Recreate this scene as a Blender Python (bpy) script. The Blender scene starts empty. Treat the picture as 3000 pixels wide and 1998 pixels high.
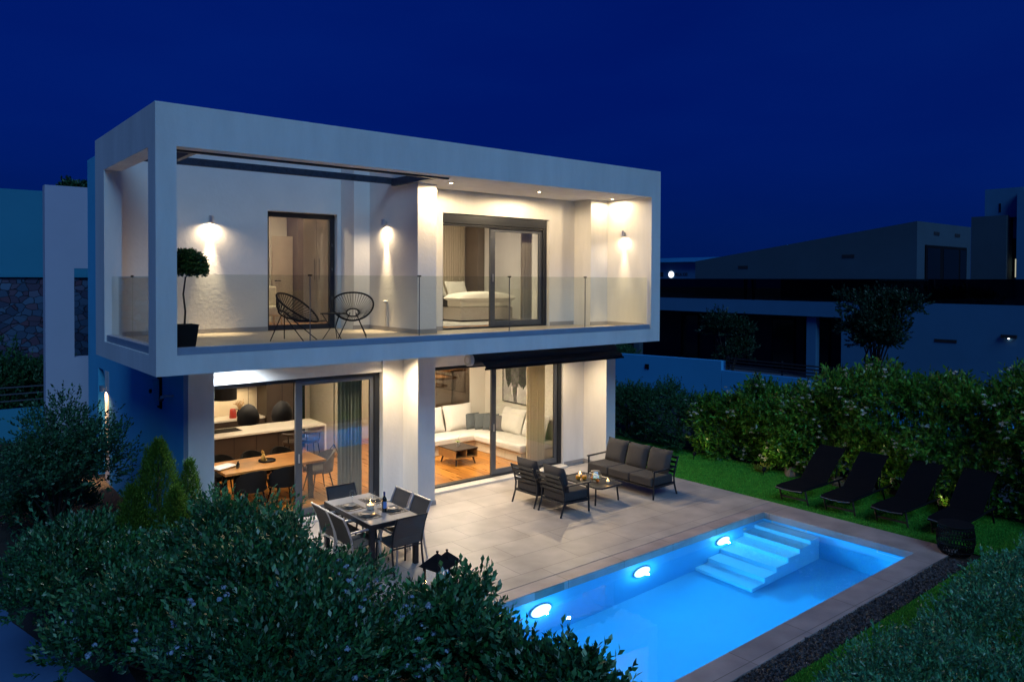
import bpy, math, random
import numpy as np
from mathutils import Vector, Matrix

C = bpy.context.scene.collection
SC = bpy.context.scene
R = math.radians

# ------------------------------------------------------------------ camera
cam_d = bpy.data.cameras.new("camera")
cam = bpy.data.objects.new("camera", cam_d)
C.objects.link(cam)
F, YAW, PITCH, ROLL, HY = 2240.38, 0.8894, -0.0169, 0.0042, 857.59
fw = Vector((math.cos(YAW) * math.cos(PITCH), math.sin(YAW) * math.cos(PITCH), math.sin(PITCH)))
rt = Vector((math.sin(YAW), -math.cos(YAW), 0.0))
up = rt.cross(fw)
rt2 = math.cos(ROLL) * rt + math.sin(ROLL) * up
up2 = -math.sin(ROLL) * rt + math.cos(ROLL) * up
m = Matrix((rt2, up2, -fw)).transposed().to_4x4()
m.translation = Vector((-2.7506, -10.9808, 4.3280))
cam.matrix_world = m
cam_d.sensor_width = 36.0
cam_d.sensor_fit = 'HORIZONTAL'
cam_d.lens = 36.0 * F / 3000.0
cam_d.shift_y = -(999.0 - HY) / 3000.0
cam_d.clip_start = 0.1
cam_d.clip_end = 2000
SC.camera = cam

# ------------------------------------------------------------------ sky, dusk glow, exposure
SUN_AZ, SUN_EL = R(248), R(42)          # the last light of the west, behind the camera
w = bpy.data.worlds.new("World")
SC.world = w
w.use_nodes = True
nt = w.node_tree
nt.nodes.clear()
sky = nt.nodes.new('ShaderNodeTexSky')
sky.sky_type = 'NISHITA'
sky.sun_disc = False
sky.sun_elevation = R(1.0)
sky.sun_rotation = R(90) - SUN_AZ
sky.ozone_density = 6.0
tint = nt.nodes.new('ShaderNodeMix')
tint.data_type = 'RGBA'
tint.blend_type = 'MULTIPLY'
tint.inputs[0].default_value = 1.0
tint.inputs[7].default_value = (0.001, 0.055, 0.40, 1)
bg = nt.nodes.new('ShaderNodeBackground')
bg.inputs[1].default_value = 0.15
wo = nt.nodes.new('ShaderNodeOutputWorld')
nt.links.new(sky.outputs[0], tint.inputs[6])
# thin high haze of the blue hour: an even deep blue with faint mottling over the Nishita gradient
tcw = nt.nodes.new('ShaderNodeTexCoord'); now = nt.nodes.new('ShaderNodeTexNoise'); now.inputs['Scale'].default_value = 2.2; now.inputs['Detail'].default_value = 7
mpw = nt.nodes.new('ShaderNodeMapping'); mpw.inputs['Scale'].default_value = (1, 1, 3.5)
rpw = nt.nodes.new('ShaderNodeValToRGB'); rpw.color_ramp.elements[0].position = 0.3; rpw.color_ramp.elements[1].position = 0.75
rpw.color_ramp.elements[0].color = (0.000, 0.040, 0.50, 1); rpw.color_ramp.elements[1].color = (0.002, 0.070, 0.66, 1)
addw = nt.nodes.new('ShaderNodeMix'); addw.data_type = 'RGBA'; addw.blend_type = 'ADD'; addw.inputs[0].default_value = 1.0
nt.links.new(tcw.outputs['Generated'], mpw.inputs[0]); nt.links.new(mpw.outputs[0], now.inputs['Vector']); nt.links.new(now.outputs['Fac'], rpw.inputs['Fac'])
nt.links.new(tint.outputs[2], addw.inputs[6]); nt.links.new(rpw.outputs[0], addw.inputs[7])
nt.links.new(addw.outputs[2], bg.inputs[0])
nt.links.new(bg.outputs[0], wo.inputs[0])

sun_d = bpy.data.lights.new("dusk_glow", 'SUN')
sun_d.energy = 1.85
sun_d.angle = R(28)
sun_d.color = (0.205, 0.41, 0.66)
sun = bpy.data.objects.new("dusk_glow", sun_d)
C.objects.link(sun)
sd = Vector((math.cos(SUN_AZ) * math.cos(SUN_EL), math.sin(SUN_AZ) * math.cos(SUN_EL), math.sin(SUN_EL)))
sun.rotation_euler = sd.to_track_quat('Z', 'Y').to_euler()
sun.location = sd * 30

SC.view_settings.view_transform = 'Standard'
SC.view_settings.look = 'None'
SC.view_settings.exposure = 0.0
SC.view_settings.gamma = 1.0
SC.render.engine = 'CYCLES'
SC.cycles.use_denoising = True
SC.cycles.max_bounces = 10
SC.cycles.transparent_max_bounces = 24
SC.cycles.transmission_bounces = 8
SC.cycles.glossy_bounces = 4
SC.cycles.diffuse_bounces = 3
SC.cycles.sample_clamp_indirect = 4.0
SC.cycles.caustics_reflective = True
SC.cycles.caustics_refractive = True
SC.cycles.blur_glossy = 1.0
SC.cycles.use_adaptive_sampling = True
SC.cycles.adaptive_threshold = 0.01

# ------------------------------------------------------------------ helpers
class MB:
    def __init__(s):
        s.v = []; s.f = []
    def quad(s, a, b, c, d):
        n = len(s.v); s.v += [tuple(a), tuple(b), tuple(c), tuple(d)]; s.f.append((n, n+1, n+2, n+3)); return s
    def poly(s, pts):
        n = len(s.v); s.v += [tuple(p) for p in pts]; s.f.append(tuple(range(n, n+len(pts)))); return s
    def box(s, x0, x1, y0, y1, z0, z1):
        n = len(s.v)
        s.v += [(x0,y0,z0),(x1,y0,z0),(x1,y1,z0),(x0,y1,z0),(x0,y0,z1),(x1,y0,z1),(x1,y1,z1),(x0,y1,z1)]
        s.f += [tuple(n+i for i in q) for q in ((0,3,2,1),(4,5,6,7),(0,1,5,4),(1,2,6,5),(2,3,7,6),(3,0,4,7))]
        return s
    def hexa(s, p8):
        n = len(s.v); s.v += [tuple(p) for p in p8]
        s.f += [tuple(n+i for i in q) for q in ((0,3,2,1),(4,5,6,7),(0,1,5,4),(1,2,6,5),(2,3,7,6),(3,0,4,7))]
        return s
    def bar(s, p, q, w, h=None, upv=(0, 0, 1)):
        h = h or w
        p, q = Vector(p), Vector(q); d = (q-p).normalized(); u = Vector(upv)
        if abs(d.dot(u)) > 0.98: u = Vector((0, 1, 0))
        a = d.cross(u).normalized()*w/2; b = a.cross(d).normalized()*h/2
        return s.hexa([p-a-b, p+a-b, q+a-b, q-a-b, p-a+b, p+a+b, q+a+b, q-a+b])
    def tube(s, pts, r, n=8, closed=False, cap=True):
        pts = [Vector(p) for p in pts]; k = len(pts)
        rs = r if isinstance(r, (list, tuple)) else [r]*k
        base = len(s.v); prev = None
        for i, p in enumerate(pts):
            if closed: t = pts[(i+1) % k]-pts[i-1]
            else: t = pts[min(i+1, k-1)]-pts[max(i-1, 0)]
            t.normalize()
            if prev is None:
                a = t.orthogonal().normalized()
            else:
                a = (prev - t*prev.dot(t))
                a = a.normalized() if a.length > 1e-6 else t.orthogonal().normalized()
            prev = a; b = t.cross(a)
            for j in range(n):
                th = 2*math.pi*j/n
                s.v.append(tuple(p+(a*math.cos(th)+b*math.sin(th))*rs[i]))
        for i in range(k if closed else k-1):
            i2 = (i+1) % k
            for j in range(n):
                s.f.append((base+i*n+j, base+i*n+(j+1) % n, base+i2*n+(j+1) % n, base+i2*n+j))
        if cap and not closed:
            s.f.append(tuple(base+j for j in reversed(range(n))))
            s.f.append(tuple(base+(k-1)*n+j for j in range(n)))
        return s
    def lathe(s, prof, c=(0, 0, 0), n=24, axis='z'):
        base = len(s.v)
        for r_, z in prof:
            for j in range(n):
                th = 2*math.pi*j/n
                a, b = r_*math.cos(th), r_*math.sin(th)
                if axis == 'z': q = (c[0]+a, c[1]+b, c[2]+z)
                elif axis == 'y': q = (c[0]+a, c[1]+z, c[2]-b)
                else: q = (c[0]+z, c[1]+a, c[2]+b)
                s.v.append(q)
        for i in range(len(prof)-1):
            for j in range(n):
                s.f.append((base+i*n+j, base+i*n+(j+1) % n, base+(i+1)*n+(j+1) % n, base+(i+1)*n+j))
        if prof[0][0] > 1e-6: s.f.append(tuple(base+j for j in reversed(range(n))))
        if prof[-1][0] > 1e-6: s.f.append(tuple(base+(len(prof)-1)*n+j for j in range(n)))
        return s
    def prism(s, poly, h0, h1, plane='xy'):
        """closed outline extruded; plane xy -> along z, xz -> along y, yz -> along x"""
        def put(a, b, h):
            return (a, b, h) if plane == 'xy' else ((a, h, b) if plane == 'xz' else (h, a, b))
        n = len(s.v); k = len(poly)
        s.v += [put(a, b, h0) for a, b in poly]+[put(a, b, h1) for a, b in poly]
        s.f.append(tuple(n+i for i in reversed(range(k)))); s.f.append(tuple(n+k+i for i in range(k)))
        for i in range(k):
            j = (i+1) % k; s.f.append((n+i, n+j, n+k+j, n+k+i))
        return s
    def pillow(s, sx, sy, t, mat=None, n=10, seed=0, flat=0.0):
        """soft cushion lying in xy, thickness t, transformed by mat"""
        rnd = random.Random(seed); mat = mat or Matrix.Identity(4); base = len(s.v)
        ph = [rnd.uniform(0, 6.28) for _ in range(4)]
        for side in (1, -1):
            for i in range(n+1):
                for j in range(n+1):
                    u, v = -1+2*i/n, -1+2*j/n
                    th = ((1-abs(u)**3.2)*(1-abs(v)**3.2))**0.45
                    pin = 1-0.05*(1-abs(u)**2)*(abs(v)**3)
                    pin2 = 1-0.05*(1-abs(v)**2)*(abs(u)**3)
                    wob = 1+0.09*math.sin(2.6*u+ph[0])*math.sin(2.3*v+ph[1])
                    z = side*t/2*th*wob
                    s.v.append(tuple(mat @ Vector((u*sx/2*pin2, v*sy/2*pin, z))))
        m_ = (n+1)*(n+1)
        for i in range(n):
            for j in range(n):
                a = base+i*(n+1)+j
                s.f.append((a, a+n+1, a+n+2, a+1)); s.f.append((a+m_, a+m_+1, a+m_+n+2, a+m_+n+1))
        return s
    def xf(s, M, start=0):
        for i in range(start, len(s.v)): s.v[i] = tuple(M @ Vector(s.v[i]))
        return s
    def build(s, name, mat, parent=None, loc=None, bevel=0.0, seg=2, smooth=None, rot=None):
        me = bpy.data.meshes.new(name); me.from_pydata(s.v, [], s.f); me.validate(); me.update()
        if smooth is not None:
            for p in me.polygons: p.use_smooth = True
            if smooth < 179: me.set_sharp_from_angle(angle=R(smooth))
        if mat: me.materials.append(mat)
        o = bpy.data.objects.new(name, me); C.objects.link(o)
        if parent: o.parent = parent
        if loc: o.location = loc
        if rot: o.rotation_euler = rot
        if bevel:
            b = o.modifiers.new('bevel', 'BEVEL'); b.width = bevel; b.segments = seg; b.limit_method = 'ANGLE'; b.angle_limit = R(40)
            b.harden_normals = False
        return o

def box(*a): return MB().box(*a)
def tag(o, label=None, cat=None, group=None, kind=None):
    if label: o['label'] = label
    if cat: o['category'] = cat
    if group: o['group'] = group
    if kind: o['kind'] = kind
    return o
def thing(name, label, cat, loc=(0, 0, 0), rz=0.0, group=None):
    o = bpy.data.objects.new(name, None); C.objects.link(o)
    o.location = loc; o.rotation_euler = (0, 0, rz); o.empty_display_size = 0.1
    return tag(o, label, cat, group)
def dup(root, loc, rz, label, group=None):
    r = root.copy(); C.objects.link(r); r.location = loc; r.rotation_euler = (0, 0, rz); r['label'] = label
    if group: r['group'] = group
    def rec(src, dst):
        for ch in [o for o in bpy.data.objects if o.parent == src]:
            c = ch.copy(); C.objects.link(c); c.parent = dst; rec(ch, c)
    rec(root, r)
    return r
def T(x, y, z): return Matrix.Translation((x, y, z))
def RX(a): return Matrix.Rotation(a, 4, 'X')
def RY(a): return Matrix.Rotation(a, 4, 'Y')
def RZ(a): return Matrix.Rotation(a, 4, 'Z')

# ------------------------------------------------------------------ materials
def mat(name, col, rough=0.6, metal=0.0, var=0.0, vs=3.0, bump=0.0, bs=60.0, spec=0.5, col2=None, detail=6.0, isl=0.0, trans=0.0, streak=None):
    """Principled with noise colour variation (var), a second colour, bump, random per island (isl), leaf translucency (trans)"""
    M = bpy.data.materials.new(name); M.use_nodes = True; n = M.node_tree; b = n.nodes['Principled BSDF']; L = n.links
    b.inputs['Roughness'].default_value = rough; b.inputs['Metallic'].default_value = metal
    b.inputs['Specular IOR Level'].default_value = spec
    c2 = col2 or tuple(x*(1-var) for x in col)
    tc = n.nodes.new('ShaderNodeTexCoord')
    out = None
    if var or col2:
        no = n.nodes.new('ShaderNodeTexNoise'); no.inputs['Scale'].default_value = vs; no.inputs['Detail'].default_value = detail
        no.inputs['Roughness'].default_value = 0.62
        if streak:
            ms = n.nodes.new('ShaderNodeMapping'); ms.inputs['Scale'].default_value = streak; L.new(tc.outputs['Object'], ms.inputs[0]); L.new(ms.outputs[0], no.inputs['Vector'])
        else: L.new(tc.outputs['Object'], no.inputs['Vector'])
        rp = n.nodes.new('ShaderNodeValToRGB'); e = rp.color_ramp.elements
        e[0].position = 0.32; e[1].position = 0.68
        e[0].color = (*c2, 1); e[1].color = (*col, 1)
        L.new(no.outputs['Fac'], rp.inputs['Fac']); out = rp.outputs['Color']
    if isl:
        g = n.nodes.new('ShaderNodeNewGeometry'); mr = n.nodes.new('ShaderNodeMapRange')
        mr.inputs[3].default_value = 1-isl; mr.inputs[4].default_value = 1+isl
        L.new(g.outputs['Random Per Island'], mr.inputs[0])
        hs = n.nodes.new('ShaderNodeHueSaturation'); hs.inputs['Color'].default_value = (*col, 1)
        if out: L.new(out, hs.inputs['Color'])
        L.new(mr.outputs[0], hs.inputs['Value'])
        mh = n.nodes.new('ShaderNodeMapRange'); mh.inputs[3].default_value = 0.5-0.05*isl; mh.inputs[4].default_value = 0.5+0.03*isl
        fr = n.nodes.new('ShaderNodeMath'); fr.operation = 'FRACT'; mu = n.nodes.new('ShaderNodeMath'); mu.operation = 'MULTIPLY'; mu.inputs[1].default_value = 37.7
        L.new(g.outputs['Random Per Island'], mu.inputs[0]); L.new(mu.outputs[0], fr.inputs[0]); L.new(fr.outputs[0], mh.inputs[0]); L.new(mh.outputs[0], hs.inputs['Hue'])
        out = hs.outputs['Color']
    if out: L.new(out, b.inputs['Base Color'])
    else: b.inputs['Base Color'].default_value = (*col, 1)
    if bump:
        n2 = n.nodes.new('ShaderNodeTexNoise'); n2.inputs['Scale'].default_value = bs; n2.inputs['Detail'].default_value = 8
        L.new(tc.outputs['Object'], n2.inputs['Vector'])
        bp = n.nodes.new('ShaderNodeBump'); bp.inputs['Strength'].default_value = bump; bp.inputs['Distance'].default_value = 0.02
        L.new(n2.outputs['Fac'], bp.inputs['Height']); L.new(bp.outputs['Normal'], b.inputs['Normal'])
    if trans:
        tr = n.nodes.new('ShaderNodeBsdfTranslucent'); mx = n.nodes.new('ShaderNodeMixShader'); mx.inputs[0].default_value = trans
        if out: L.new(out, tr.inputs['Color'])
        else: tr.inputs['Color'].default_value = (*col, 1)
        o_ = n.nodes['Material Output']
        L.new(b.outputs[0], mx.inputs[1]); L.new(tr.outputs[0], mx.inputs[2]); L.new(mx.outputs[0], o_.inputs['Surface'])
    return M

def brick_mat(name, c1, c2, cm, bw, bh, mortar, rough, off=0.5, rot=0.0, var=0.25, bump=0.15, plane=None, spec=0.5, grain=None):
    M = bpy.data.materials.new(name); M.use_nodes = True; n = M.node_tree; b = n.nodes['Principled BSDF']; L = n.links
    b.inputs['Roughness'].default_value = rough; b.inputs['Specular IOR Level'].default_value = spec
    tc = n.nodes.new('ShaderNodeTexCoord'); mp = n.nodes.new('ShaderNodeMapping'); mp.inputs['Rotation'].default_value = (plane or 0, 0, rot)
    L.new(tc.outputs['Object'], mp.inputs['Vector'])
    br = n.nodes.new('ShaderNodeTexBrick'); br.offset = off
    br.inputs['Color1'].default_value = (*c1, 1); br.inputs['Color2'].default_value = (*c2, 1); br.inputs['Mortar'].default_value = (*cm, 1)
    br.inputs['Scale'].default_value = 1.0; br.inputs['Brick Width'].default_value = bw; br.inputs['Row Height'].default_value = bh
    br.inputs['Mortar Size'].default_value = mortar; br.inputs['Mortar Smooth'].default_value = 0.1; br.inputs['Bias'].default_value = 0.0
    L.new(mp.outputs[0], br.inputs['Vector'])
    no = n.nodes.new('ShaderNodeTexNoise'); no.inputs['Detail'].default_value = 8; no.inputs['Scale'].default_value = 2.2
    if grain:
        m2 = n.nodes.new('ShaderNodeMapping'); m2.inputs['Scale'].default_value = grain
        L.new(tc.outputs['Object'], m2.inputs['Vector']); L.new(m2.outputs[0], no.inputs['Vector'])
    else: L.new(tc.outputs['Object'], no.inputs['Vector'])
    mr = n.nodes.new('ShaderNodeMapRange'); mr.inputs[1].default_value = 0.3; mr.inputs[2].default_value = 0.7
    mr.inputs[3].default_value = 1-var; mr.inputs[4].default_value = 1+var*0.4
    L.new(no.outputs['Fac'], mr.inputs[0])
    mx = n.nodes.new('ShaderNodeMix'); mx.data_type = 'RGBA'; mx.blend_type = 'MULTIPLY'; mx.inputs[0].default_value = 1
    L.new(br.outputs['Color'], mx.inputs[6]); L.new(mr.outputs[0], mx.inputs[7]); L.new(mx.outputs[2], b.inputs['Base Color'])
    bp = n.nodes.new('ShaderNodeBump'); bp.inputs['Strength'].default_value = bump; bp.inputs['Distance'].default_value = 0.01; bp.invert = True
    L.new(br.outputs['Fac'], bp.inputs['Height']); L.new(bp.outputs[0], b.inputs['Normal'])
    rr = n.nodes.new('ShaderNodeMapRange'); rr.inputs[3].default_value = rough-0.08; rr.inputs[4].default_value = rough+0.12
    L.new(no.outputs['Fac'], rr.inputs[0]); L.new(rr.outputs[0], b.inputs['Roughness'])
    return M

def glass(name, tintc=(1, 1, 1), ior=1.45, boost=1.0):
    """a thin pane: clear transmission plus Fresnel mirror"""
    M = bpy.data.materials.new(name); M.use_nodes = True; n = M.node_tree; L = n.links
    n.nodes.remove(n.nodes['Principled BSDF'])
    t = n.nodes.new('ShaderNodeBsdfTransparent'); t.inputs[0].default_value = (*tintc, 1)
    g = n.nodes.new('ShaderNodeBsdfGlossy'); g.inputs['Roughness'].default_value = 0.0; g.inputs[0].default_value = (1, 1, 1, 1)
    lw = n.nodes.new('ShaderNodeLayerWeight'); lw.inputs[0].default_value = 0.5
    pw = n.nodes.new('ShaderNodeMath'); pw.operation = 'POWER'; pw.inputs[1].default_value = 5.0
    f = n.nodes.new('ShaderNodeMapRange'); f.inputs[3].default_value = ((ior-1)/(ior+1))**2
    L.new(lw.outputs['Facing'], pw.inputs[0]); L.new(pw.outputs[0], f.inputs[0])
    mu = n.nodes.new('ShaderNodeMath'); mu.operation = 'MULTIPLY'; mu.inputs[1].default_value = boost; mu.use_clamp = True
    mx = n.nodes.new('ShaderNodeMixShader')
    L.new(f.outputs[0], mu.inputs[0]); L.new(mu.outputs[0], mx.inputs[0]); L.new(t.outputs[0], mx.inputs[1]); L.new(g.outputs[0], mx.inputs[2])
    L.new(mx.outputs[0], n.nodes['Material Output'].inputs['Surface'])
    return M

def emit(name, col, s):
    M = bpy.data.materials.new(name); M.use_nodes = True; b = M.node_tree.nodes['Principled BSDF']
    b.inputs['Base Color'].default_value = (*col, 1); b.inputs['Emission Color'].default_value = (*col, 1); b.inputs['Emission Strength'].default_value = s
    return M

WHITE = mat('white_plaster', (0.75, 0.73, 0.70), 0.85, var=0.16, vs=1.2, bump=0.12, bs=22, streak=(1.6, 1.6, 0.35))
STUCCO = mat('rough_stucco', (0.75, 0.72, 0.68), 0.9, var=0.06, vs=2.0, bump=0.22, bs=18)
DUSKPL = mat('dusk_tinted_plaster', (0.09, 0.52, 0.78), 0.85, var=0.1, vs=1.0, bump=0.25, bs=45)  # light wall plaster with the blue of the dusk put into its colour
INNER = mat('interior_paint', (0.72, 0.68, 0.60), 0.8, var=0.03)
ANTHR = mat('anthracite_aluminium', (0.018, 0.021, 0.028), 0.42, 0.3, spec=0.5)
GREYAL = mat('grey_aluminium', (0.10, 0.11, 0.13), 0.4, 0.4)
BLACK = mat('black_metal', (0.008, 0.008, 0.010), 0.75, 0.0, spec=0.15)
SILVER = mat('brushed_aluminium', (0.62, 0.63, 0.66), 0.32, 0.85)
STEEL = mat('galvanised_steel', (0.05, 0.065, 0.10), 0.5, 0.3, var=0.5, vs=14)
CLEAR = glass('clear_glass', (0.97, 0.98, 0.97), 1.5, 2.4)
RAILG = glass('railing_glass', (0.90, 0.92, 0.88))
DARKG = glass('dark_glass', (0.10, 0.10, 0.12))
STAIRG = glass('smoked_glass', (0.45, 0.42, 0.40), 1.5, 1.5)
SKIRT = mat('skirting_tile', (0.36, 0.335, 0.32), 0.6, var=0.15)
DECK = brick_mat('porcelain_deck_tile', (0.42, 0.38, 0.355), (0.385, 0.347, 0.325), (0.22, 0.20, 0.19), 1.2, 0.6, 0.006, 0.42, off=0.33, var=0.24, bump=0.25)
COPE = brick_mat('pool_coping_tile', (0.40, 0.34, 0.335), (0.36, 0.31, 0.305), (0.18, 0.16, 0.15), 1.2, 3.0, 0.006, 0.45, off=0.0, var=0.3, bump=0.1)
WOODF = brick_mat('oak_floor', (0.54, 0.225, 0.035), (0.37, 0.135, 0.018), (0.10, 0.04, 0.01), 1.1, 0.16, 0.003, 0.28, off=0.37, rot=R(90), var=0.4, bump=0.05, grain=(9, 0.8, 1))
WOODT = mat('oak_table', (0.44, 0.19, 0.045), 0.4, var=0.35, vs=5)
WOODL = mat('light_oak', (0.46, 0.26, 0.10), 0.45, var=0.3, vs=6)
PALEW = mat('pale_wood', (0.42, 0.36, 0.30), 0.5, var=0.15, vs=4)
BROWN = mat('brown_lacquer', (0.040, 0.026, 0.019), 0.5, var=0.15, vs=2)
TAUPE = mat('taupe_lacquer', (0.16, 0.13, 0.11), 0.45, var=0.1, vs=2)
DARKF = mat('charcoal_fabric', (0.055, 0.053, 0.056), 0.95, var=0.15, vs=30, bump=0.2, bs=300)
GREYF = mat('grey_fabric', (0.042, 0.040, 0.043), 0.95, var=0.12, vs=25, bump=0.2, bs=300)
SLING = mat('taupe_sling', (0.088, 0.074, 0.066), 0.8, var=0.12, vs=60, bump=0.2, bs=250)
BLKF = mat('black_fabric', (0.0045, 0.005, 0.008), 0.95, var=0.1, vs=30, spec=0.1)
WHITEF = mat('white_linen', (0.72, 0.69, 0.64), 0.92, var=0.07, vs=5, bump=0.3, bs=18)
CREAMF = mat('cream_fabric', (0.66, 0.58, 0.45), 0.95, var=0.08, vs=4, bump=0.2, bs=40)
CERAM = mat('grey_stoneware', (0.24, 0.22, 0.19), 0.25, var=0.1)
STONEW = mat('white_stone', (0.66, 0.62, 0.56), 0.35, var=0.06)
WAX = mat('candle_wax', (0.85, 0.74, 0.6), 0.5)
FLAME = emit('flame', (1.0, 0.62, 0.22), 14.0)

# ================================================================== SETTING: ground, terrace, pool
PX0, PX1, PY0, PY1 = 3.10, 9.93, -5.62, -2.87       # pool opening
WATER_Z, POOL_Z = -0.13, -1.40
def ring(X0, X1, Y0, Y1, x0, x1, y0, y1, z):
    b = MB()
    b.quad((X0, Y0, z), (X1, Y0, z), (X1, y0, z), (X0, y0, z)); b.quad((X0, y1, z), (X1, y1, z), (X1, Y1, z), (X0, Y1, z))
    b.quad((X0, y0, z), (x0, y0, z), (x0, y1, z), (X0, y1, z)); b.quad((x1, y0, z), (X1, y0, z), (X1, y1, z), (x1, y1, z))
    return b
EARTH = mat('dry_earth', (0.10, 0.085, 0.07), 0.95, var=0.4, vs=0.6)
SOIL = mat('garden_soil', (0.045, 0.03, 0.02), 0.95, var=0.4, vs=5, bump=0.8, bs=30)
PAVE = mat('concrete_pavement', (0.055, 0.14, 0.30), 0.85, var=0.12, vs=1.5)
ASPH = mat('asphalt', (0.05, 0.05, 0.055), 0.9, var=0.25, vs=3, bump=0.3, bs=120)
GRASSM = mat('lawn_grass', (0.066, 0.34, 0.045), 0.9, var=0.6, vs=2.2, bump=0.9, bs=160, spec=0.1)
tag(ring(-400, 500, -300, 600, -1.3, 14.4, -10.2, 13, -0.62).build('ground', EARTH), kind='structure')
soil = MB()
soil.poly([(-1.5, 13, -0.03), (-1.45, 2.0, -0.03), (-0.75, -1.0, -0.03), (-0.55, -10.2, -0.03), (3.0, -10.2, -0.03), (3.0, 13, -0.03)])
for a in ((3.0, 10.0, -10.2, -5.72), (3.0, 10.0, -2.77, 13), (10.0, 14.4, -10.2, 13)):
    soil.quad((a[0], a[2], -0.03), (a[1], a[2], -0.03), (a[1], a[3], -0.03), (a[0], a[3], -0.03))
el_ = [(-1.5, 13), (-1.45, 2.0), (-0.75, -1.0), (-0.55, -10.2)]
for (x0, y0), (x1, y1) in zip(el_, el_[1:]): soil.quad((x0, y0, -0.7), (x1, y1, -0.7), (x1, y1, -0.03), (x0, y0, -0.03))
soil.quad((-0.55, -10.2, -0.7), (14.4, -10.2, -0.7), (14.4, -10.2, -0.03), (-0.55, -10.2, -0.03))
soil.quad((14.4, -10.2, -0.7), (14.4, 13, -0.7), (14.4, 13, -0.03), (14.4, -10.2, -0.03))
tag(soil.build('garden_soil', SOIL), kind='structure')
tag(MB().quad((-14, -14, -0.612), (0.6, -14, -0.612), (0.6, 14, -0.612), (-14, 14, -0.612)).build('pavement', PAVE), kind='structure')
st = MB(); st.quad((15.6, -60, -0.612), (19.2, -60, -0.612), (19.2, 60, -0.612), (15.6, 60, -0.612))
tag(st.build('street', ASPH), kind='structure')

# terrace and coping, a drain slot between them
tag(box(0.95, 10.62, -2.600, 1.93, -0.10, 0.0).build('terrace', DECK, bevel=0.004), kind='structure')
cp = MB()
cp.box(0.95, 10.62, PY1-0.02, -2.612, -0.12, 0.0)
cp.box(PX1-0.02, 10.62, PY0+0.02, PY1-0.022, -0.12, 0.0)
cp.box(2.55, 10.62, -6.00, PY0+0.018, -0.12, 0.0)
cp.box(2.55, PX0+0.02, PY0+0.02, PY1-0.022, -0.12, 0.0)
tag(cp.build('pool_coping', COPE, bevel=0.006), kind='structure')
tag(box(0.95, 10.62, -2.6118, -2.6002, -0.12, -0.09).build('drain_slot', BLACK), kind='structure')

# pool basin with its flight of steps
POOLP = mat('pool_plaster', (0.12, 0.47, 0.72), 0.6, var=0.06, vs=2.0, bump=0.1, bs=80)
POOLS = mat('pool_step_plaster', (0.34, 0.68, 0.82), 0.6, var=0.05, vs=2.0)
pb = MB()
a, b_, c_, d_ = PX0, PX1, PY0, PY1
pb.quad((a, c_, POOL_Z), (b_, c_, POOL_Z), (b_, d_, POOL_Z), (a, d_, POOL_Z))
pb.quad((a, d_, POOL_Z), (b_, d_, POOL_Z), (b_, d_, -0.11), (a, d_, -0.11))
pb.quad((b_, c_, POOL_Z), (a, c_, POOL_Z), (a, c_, -0.11), (b_, c_, -0.11))
pb.quad((a, c_, POOL_Z), (a, d_, POOL_Z), (a, d_, -0.11), (a, c_, -0.11))
pb.quad((b_, d_, POOL_Z), (b_, c_, POOL_Z), (b_, c_, -0.11), (b_, d_, -0.11))
basin = pb.build('pool_basin', POOLP)
tag(basin, kind='structure')
sp = MB(); nst = 6; tr_ = 0.36
poly = [(PX1-0.002, POOL_Z+0.003)]
x = PX1-0.31-tr_*(nst-1); z = WATER_Z-0.16-0.195*(nst-1)
poly.append((x, POOL_Z+0.003))
for i in range(nst):
    poly.append((x, z)); nx = x+tr_ if i < nst-1 else PX1-0.002
    poly.append((nx, z)); x = nx; z += 0.195
sp.prism(poly, PY1-1.12, PY1-0.002, 'xz')
sp.build('step', POOLS, basin, bevel=0.012)
water_m = bpy.data.materials.new('pool_water'); water_m.use_nodes = True
n = water_m.node_tree; n.nodes.remove(n.nodes['Principled BSDF'])
gl = n.nodes.new('ShaderNodeBsdfGlass'); gl.inputs['IOR'].default_value = 1.33; gl.inputs['Roughness'].default_value = 0.0
gl.inputs['Color'].default_value = (0.93, 0.98, 1.0, 1)
tc = n.nodes.new('ShaderNodeTexCoord'); no = n.nodes.new('ShaderNodeTexNoise'); no.inputs['Scale'].default_value = 2.2; no.inputs['Detail'].default_value = 3
bp = n.nodes.new('ShaderNodeBump'); bp.inputs['Strength'].default_value = 0.03; bp.inputs['Distance'].default_value = 0.05
n.links.new(tc.outputs['Object'], no.inputs['Vector']); n.links.new(no.outputs['Fac'], bp.inputs['Height'])
n.links.new(bp.outputs[0], gl.inputs['Normal']); n.links.new(gl.outputs[0], n.nodes['Material Output'].inputs['Surface'])
tag(MB().quad((a, c_, WATER_Z), (b_, c_, WATER_Z), (b_, d_, WATER_Z), (a, d_, WATER_Z)).build('water', water_m), kind='structure')

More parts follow.
